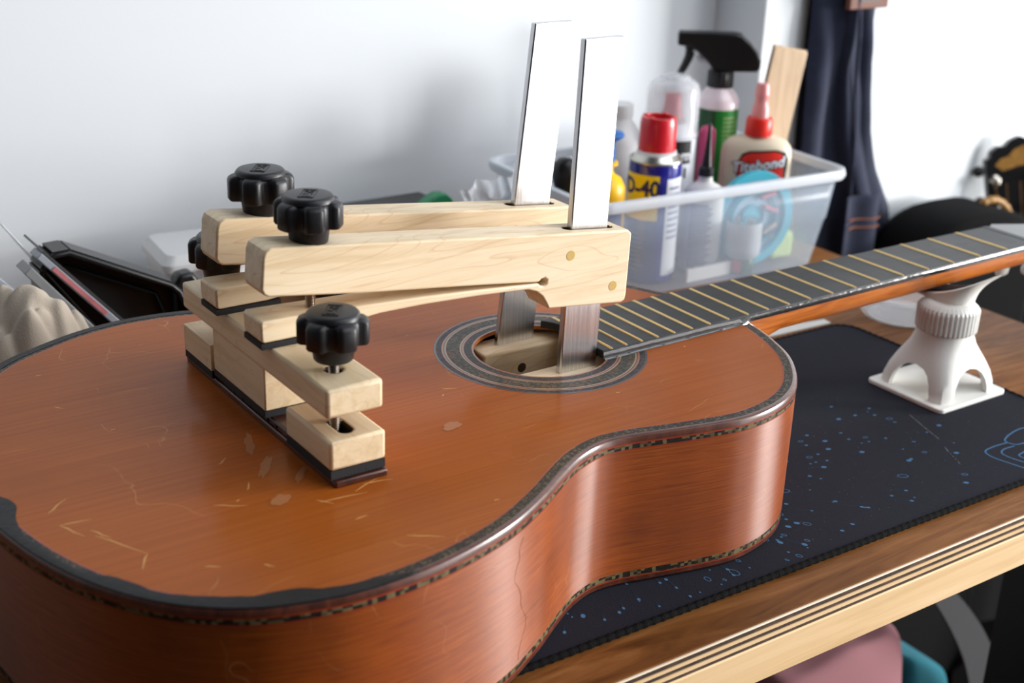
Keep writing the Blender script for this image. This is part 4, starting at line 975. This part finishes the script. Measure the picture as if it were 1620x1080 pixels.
# ------------------------------------------------------------------ jeans hanging on the wall
def interp(tab, z):
    for (za, a), (zb, b) in zip(tab, tab[1:]):
        if za >= z >= zb: return a + (b - a) * (za - z) / (za - zb)
    return tab[0][1] if z > tab[0][0] else tab[-1][1]
JL = [(330, 498), (134, 503), (0, 503), (-60, 506), (-160, 524), (-330, 545), (-560, 560)]
JR = [(330, 588), (134, 600), (60, 604), (-18, 622), (-70, 648), (-125, 680), (-330, 700), (-560, 700)]
def smst(a, b, x): t_ = max(0, min(1, (x - a) / (b - a))); return t_ * t_ * (3 - 2 * t_)
def jean(u, t_):
    z = 330 - 890 * t_; L_, R_ = interp(JL, z), interp(JR, z); x = L_ + (R_ - L_) * u
    s = -16 * smst(.40, .44, u + .04 * math.sin(z * .012)) + 15 * smst(.62, .72, u) - 9 * math.sin(u * 17 + z * .009) * (.4 + u * .3) - 7 * math.sin(u * 9 - z * .016 + 1)
    s += 3 * noise.noise(Vector((u * 6, z * .02, 0))) + 14 * (abs(2 * u - 1) ** 4)
    return (x, 398 + s * .8, z)
t = thing('denim_apron', 'dark blue denim garment with a brown leather patch hanging on the wall', 'clothing', (580, 415, -560))
part('front_cloth', G().add(*grid(jean, 70, 110)), 'denim', t, smooth=180, solid=1.5)
part('back_cloth', G().add(*grid(lambda u, t_: (lambda z: (interp(JL, z) + 3 + (interp(JR, z) - interp(JL, z) - 6) * u, 418 + 2 * math.sin(u * 12), z))(330 - 890 * t_), 30, 40)), 'denim', t, smooth=180)
pt = part('leather_patch', G().add(*box(528, 590, 379, 386, 124, 152)), 'leather', t, bevel=1.2)
g = G()
for q in range(7): g.add(*box(540 + q * 5, 543.5 + q * 5, 378.6, 379.1, 132, 135))
part('patch_lettering', g, 'blackprint', pt)
def pocket(u, t_):
    z = -90 - 190 * t_; x = 558 + 52 * u + 10 * t_; return (x, 373 + 5 * math.sin(u * 6) + 3 * t_, z)
pk = part('pocket', G().add(*grid(pocket, 20, 20)), 'denim', t, smooth=180, solid=2)
for zz in (-118, -128):
    part('stitching', G().add(*tube([(563 + 50 * q / 8, 370.5 + 5 * math.sin(q / 8 * 6), zz) for q in range(9)], .7, 5)), 'stitch', pk)
part('side_seam', G().add(*tube([(548 + (134 - z) * .12, 383 + 1.5 * math.sin(z * .05), z) for z in range(134, -300, -12)], 2.2, 6)), 'denim', t, smooth=60)

# ------------------------------------------------------------------ black bag, black guitar and things below the bench
def dome(hw_, top, bot, r, n=14):
    P = [(-hw_, bot)]
    for i in range(n + 1):
        a = PI - PI * i / n; P.append((hw_ * (abs(math.cos(a)) ** .75) * (1 if math.cos(a) > 0 else -1), top - r + r * (abs(math.sin(a)) ** .8)))
    P.append((hw_, bot)); return P
t = thing('padded_bag', 'black padded bag with gold trim standing past the right end of the bench', 'bag', (740, 340, -1000))
part('bag_body', G().add(*prism([(740 + a, b) for a, b in dome(104, -118, -1000, 70)], 300, 400, 'y')), 'black_fabric', t, bevel=14)
P = spline([(780, 352, -120), (800, 348, -117), (822, 346, -128), (838, 345, -146)], 6)
part('gold_trim', G().add(*tube(P, [3 + 2.5 * abs(math.sin(i * 1.1)) for i in range(len(P))], 8)), 'gold', t, smooth=60)
P = spline([(690, 296, -150), (715, 286, -135), (760, 286, -132), (800, 296, -160)], 6)
part('bag_handle', G().add(*tube(P, 5, 8)), 'black_fabric', t, smooth=60)
# second guitar: bound black neck and headstock standing upright
p0 = Vector((884, 400, -60)); p1 = Vector((922, 190, -900))
ax = (p1 - p0).normalized(); sd = Vector((.80, -.60, 0)); sd = (sd - ax * sd.dot(ax)).normalized(); nf = ax.cross(sd)
if nf.y > 0: nf = -nf
def NG(s, d, h): return tuple(p0 + sd * s + ax * d + nf * h)   # across, down, out
def ngp(P, h0, h1):
    n = len(P); v = [NG(a, b, h0) for a, b in P] + [NG(a, b, h1) for a, b in P]
    return v, [tuple(range(n)), tuple(range(2 * n - 1, n - 1, -1))] + [(i, i + n, (i + 1) % n + n, (i + 1) % n) for i in range(n)]
t = thing('black_guitar', 'black guitar standing upright at the right edge, gold inlaid headstock and pale bound neck', 'guitar', (930, 190, -1000))
hp = [(-33, 24), (-27, 22), (-25, 14), (-16, 8), (-8, 9), (0, 2), (12, -2), (20, 2), (34, 8), (38, 20), (40, 30), (42, 150), (26, 178), (-16, 178), (-33, 150)]
hs2 = part('headstock', G().add(*ngp(hp, -10, 5)), 'blackgtr', t, bevel=1)
part('gold_inlay', G().add(*ngp([(-22, 32), (-14, 24), (-4, 22), (4, 14), (16, 10), (28, 14), (34, 24), (34, 34), (8, 36), (-12, 40)], 5, 5.6)), 'gold', hs2)
for s_ in (-24, 28):
    for q in range(3):
        d_ = 52 + q * 40
        v, f = lathe([(8, 0), (8, 2), (5, 4), (4.5, 12), (2, 13)], 20); v = [NG(s_ + a, d_ + b, 5 + c) for a, b, c in v]; part('tuning_post', G().add(v, f), 'chrome', hs2, smooth=50)
        v, f = lathe([(5, 0), (7, 3), (7, 9), (4, 12)], 14); v = [NG((s_ * 1.0 - (11 if s_ < 0 else -13)) - (c if s_ < 0 else -c), d_ - 14 + b, -4 + a) for a, b, c in v]; part('tuner_button', G().add(v, f), 'blackgtr', hs2, smooth=50)
for s_ in (-24, -10, 8, 28):
    v, f = tube([NG(s_, 56, 9), NG(s_ * .7, 178, 8), NG(s_ * .75, 800, 10)], .9, 5); part('string', G().add(v, f), 'inlaydim', t)
part('neck', G().add(*ngp([(-21, 176), (21, 176), (26, 700), (-26, 700)], -16, 4)), 'blackgtr', t, bevel=1)
for s_ in (-1, 1):
    part('neck_binding', G().add(*ngp([(s_ * 21, 178), (s_ * 23.5, 178), (s_ * 28.5, 700), (s_ * 26, 700)], -2, 5)), 'bindy', t)
for q in range(1, 16):
    d_ = 178 + 640 * (1 - 2 ** (-q / 12)); w_ = 21 + 5 * (d_ - 178) / 520
    part('fret', G().add(*ngp([(-w_, d_), (w_, d_), (w_, d_ + 1.5), (-w_, d_ + 1.5)], 4, 5)), 'inlaydim', t)
gb = spline([(-26, 690, 0), (-90, 700, 0), (-135, 745, 0), (-120, 800, 0), (-150, 850, 0), (-180, 870, 0)], 4)
part('body', G().add(*ngp([(-26, 690), (-80, 695), (-128, 730), (-135, 775), (-120, 815), (-140, 840), (140, 840), (120, 815), (135, 775), (128, 730), (80, 695), (26, 690)], -70, 2)), 'blackgtr', t, bevel=2)
# case-shaped black block, added so the shaded space under the bench stays dark
t = thing('dark_backdrop_block', 'large matte black case-shaped block added as a dark backdrop under the bench', 'case', (285, 320, -1000))
part('case_body', G().add(*box(90, 480, 250, 392, -1000, -190)), 'black_fabric', t, bevel=8)
P = spline([(300, 248, -205), (320, 236, -215), (380, 236, -215), (400, 248, -205)], 5); part('backdrop_handle', G().add(*tube(P, 5, 8)), 'blackp', t, smooth=60)
solo('dark_wall_sheet', G().add(*grid(lambda u, t_: (700 + 900 * u, 416 + 3 * math.sin(u * 60), -200 - 800 * t_), 90, 4)), 'black_fabric', (1100, 418, -1000), 'black sheet standing in for shade low on the wall behind the black guitar', 'cloth', smooth=180)  # black sheet added to darken the lower wall, in place of shade
# grey strap hanging
P = spline([(380, 62, -372), (418, 60, -411), (450, 59, -448), (482, 58, -492), (508, 58, -540), (528, 58, -600), (540, 58, -700), (545, 60, -990)], 8)
g = G(); v = []
for i, p in enumerate(P):
    d_ = (P[min(i + 1, len(P) - 1)] - P[max(i - 1, 0)]).normalized(); s_ = Vector((1, .0, 0)) - d_ * d_.x; s_.normalize(); w_ = 9 + min(16, i * .42)
    for a, b in ((-1, -1.5), (1, -1.5), (1, 1.5), (-1, 1.5)): q = p + s_ * w_ * a + Vector((0, b, 0)); v.append((q.x, q.y, q.z))
g.add(v, [(4 * i + j, 4 * i + (j + 1) % 4, 4 * i + 4 + (j + 1) % 4, 4 * i + 4 + j) for i in range(len(P) - 1) for j in range(4)] + [(3, 2, 1, 0)])
solo('grey_strap', g, 'strap', (528, 60, -1000), 'dark grey webbing strap hanging below the bench', 'strap', smooth=40)
solo('leather_strip', G().add(*tube(spline([(652, 290, -330), (640, 290, -400), (626, 290, -480), (620, 290, -998)], 6), [10] * 6 + [8] * 6 + [3] * 7, 6, flat=.3)), 'neckw', (620, 290, -998), 'narrow orange-brown leather strip standing in the dark below the bench', 'strap')
# stool with folded clothes
t = thing('low_stool', 'dark wooden stool under the bench holding folded clothes', 'stool', (370, 100, -1000))
part('seat', G().add(*box(190, 500, 72, 220, -700, -680)), 'floor', t, bevel=2)
for xx in (205, 485):
    for yy in (87, 205): part('leg', G().add(*box(xx - 12, xx + 12, yy - 12, yy + 12, -1000, -700)), 'floor', t)
def heap(cx, cy, hx, hy, z0, top, seed, e=3.2, tilt=0.0):
    def fn(u, v_):
        a = 2 * PI * u; c, s = math.cos(a), math.sin(a); q = (abs(c) ** 6 + abs(s) ** 6) ** (-1 / 6)
        r = v_; x = hx * r * c * q; y = hy * r * s * q
        n1 = noise.noise(Vector((x * .012 + seed, y * .012, seed))); n2 = math.sin(x * .05 + seed + y * .02) * .5
        z = z0 + (top - z0) * (1 - r ** 14) + (n1 * 16 + n2 * 5) * (1 - r ** 8) + tilt * x
        return (cx + x, cy + y, max(z0, z))
    return grid(fn, 80, 30, True)
solo('pink_sweater', G().add(*heap(318, 140, 112, 62, -680, -456, 2)), 'pink', (330, 110, -680), 'dusty pink folded garment piled under the bench', 'clothing', smooth=180)
solo('teal_towel', G().add(*heap(478, 146, 46, 56, -680, -540, 9, tilt=-.55)), 'tealcloth', (480, 128, -680), 'teal towel slumped beside the pink garment under the bench', 'towel', smooth=180)
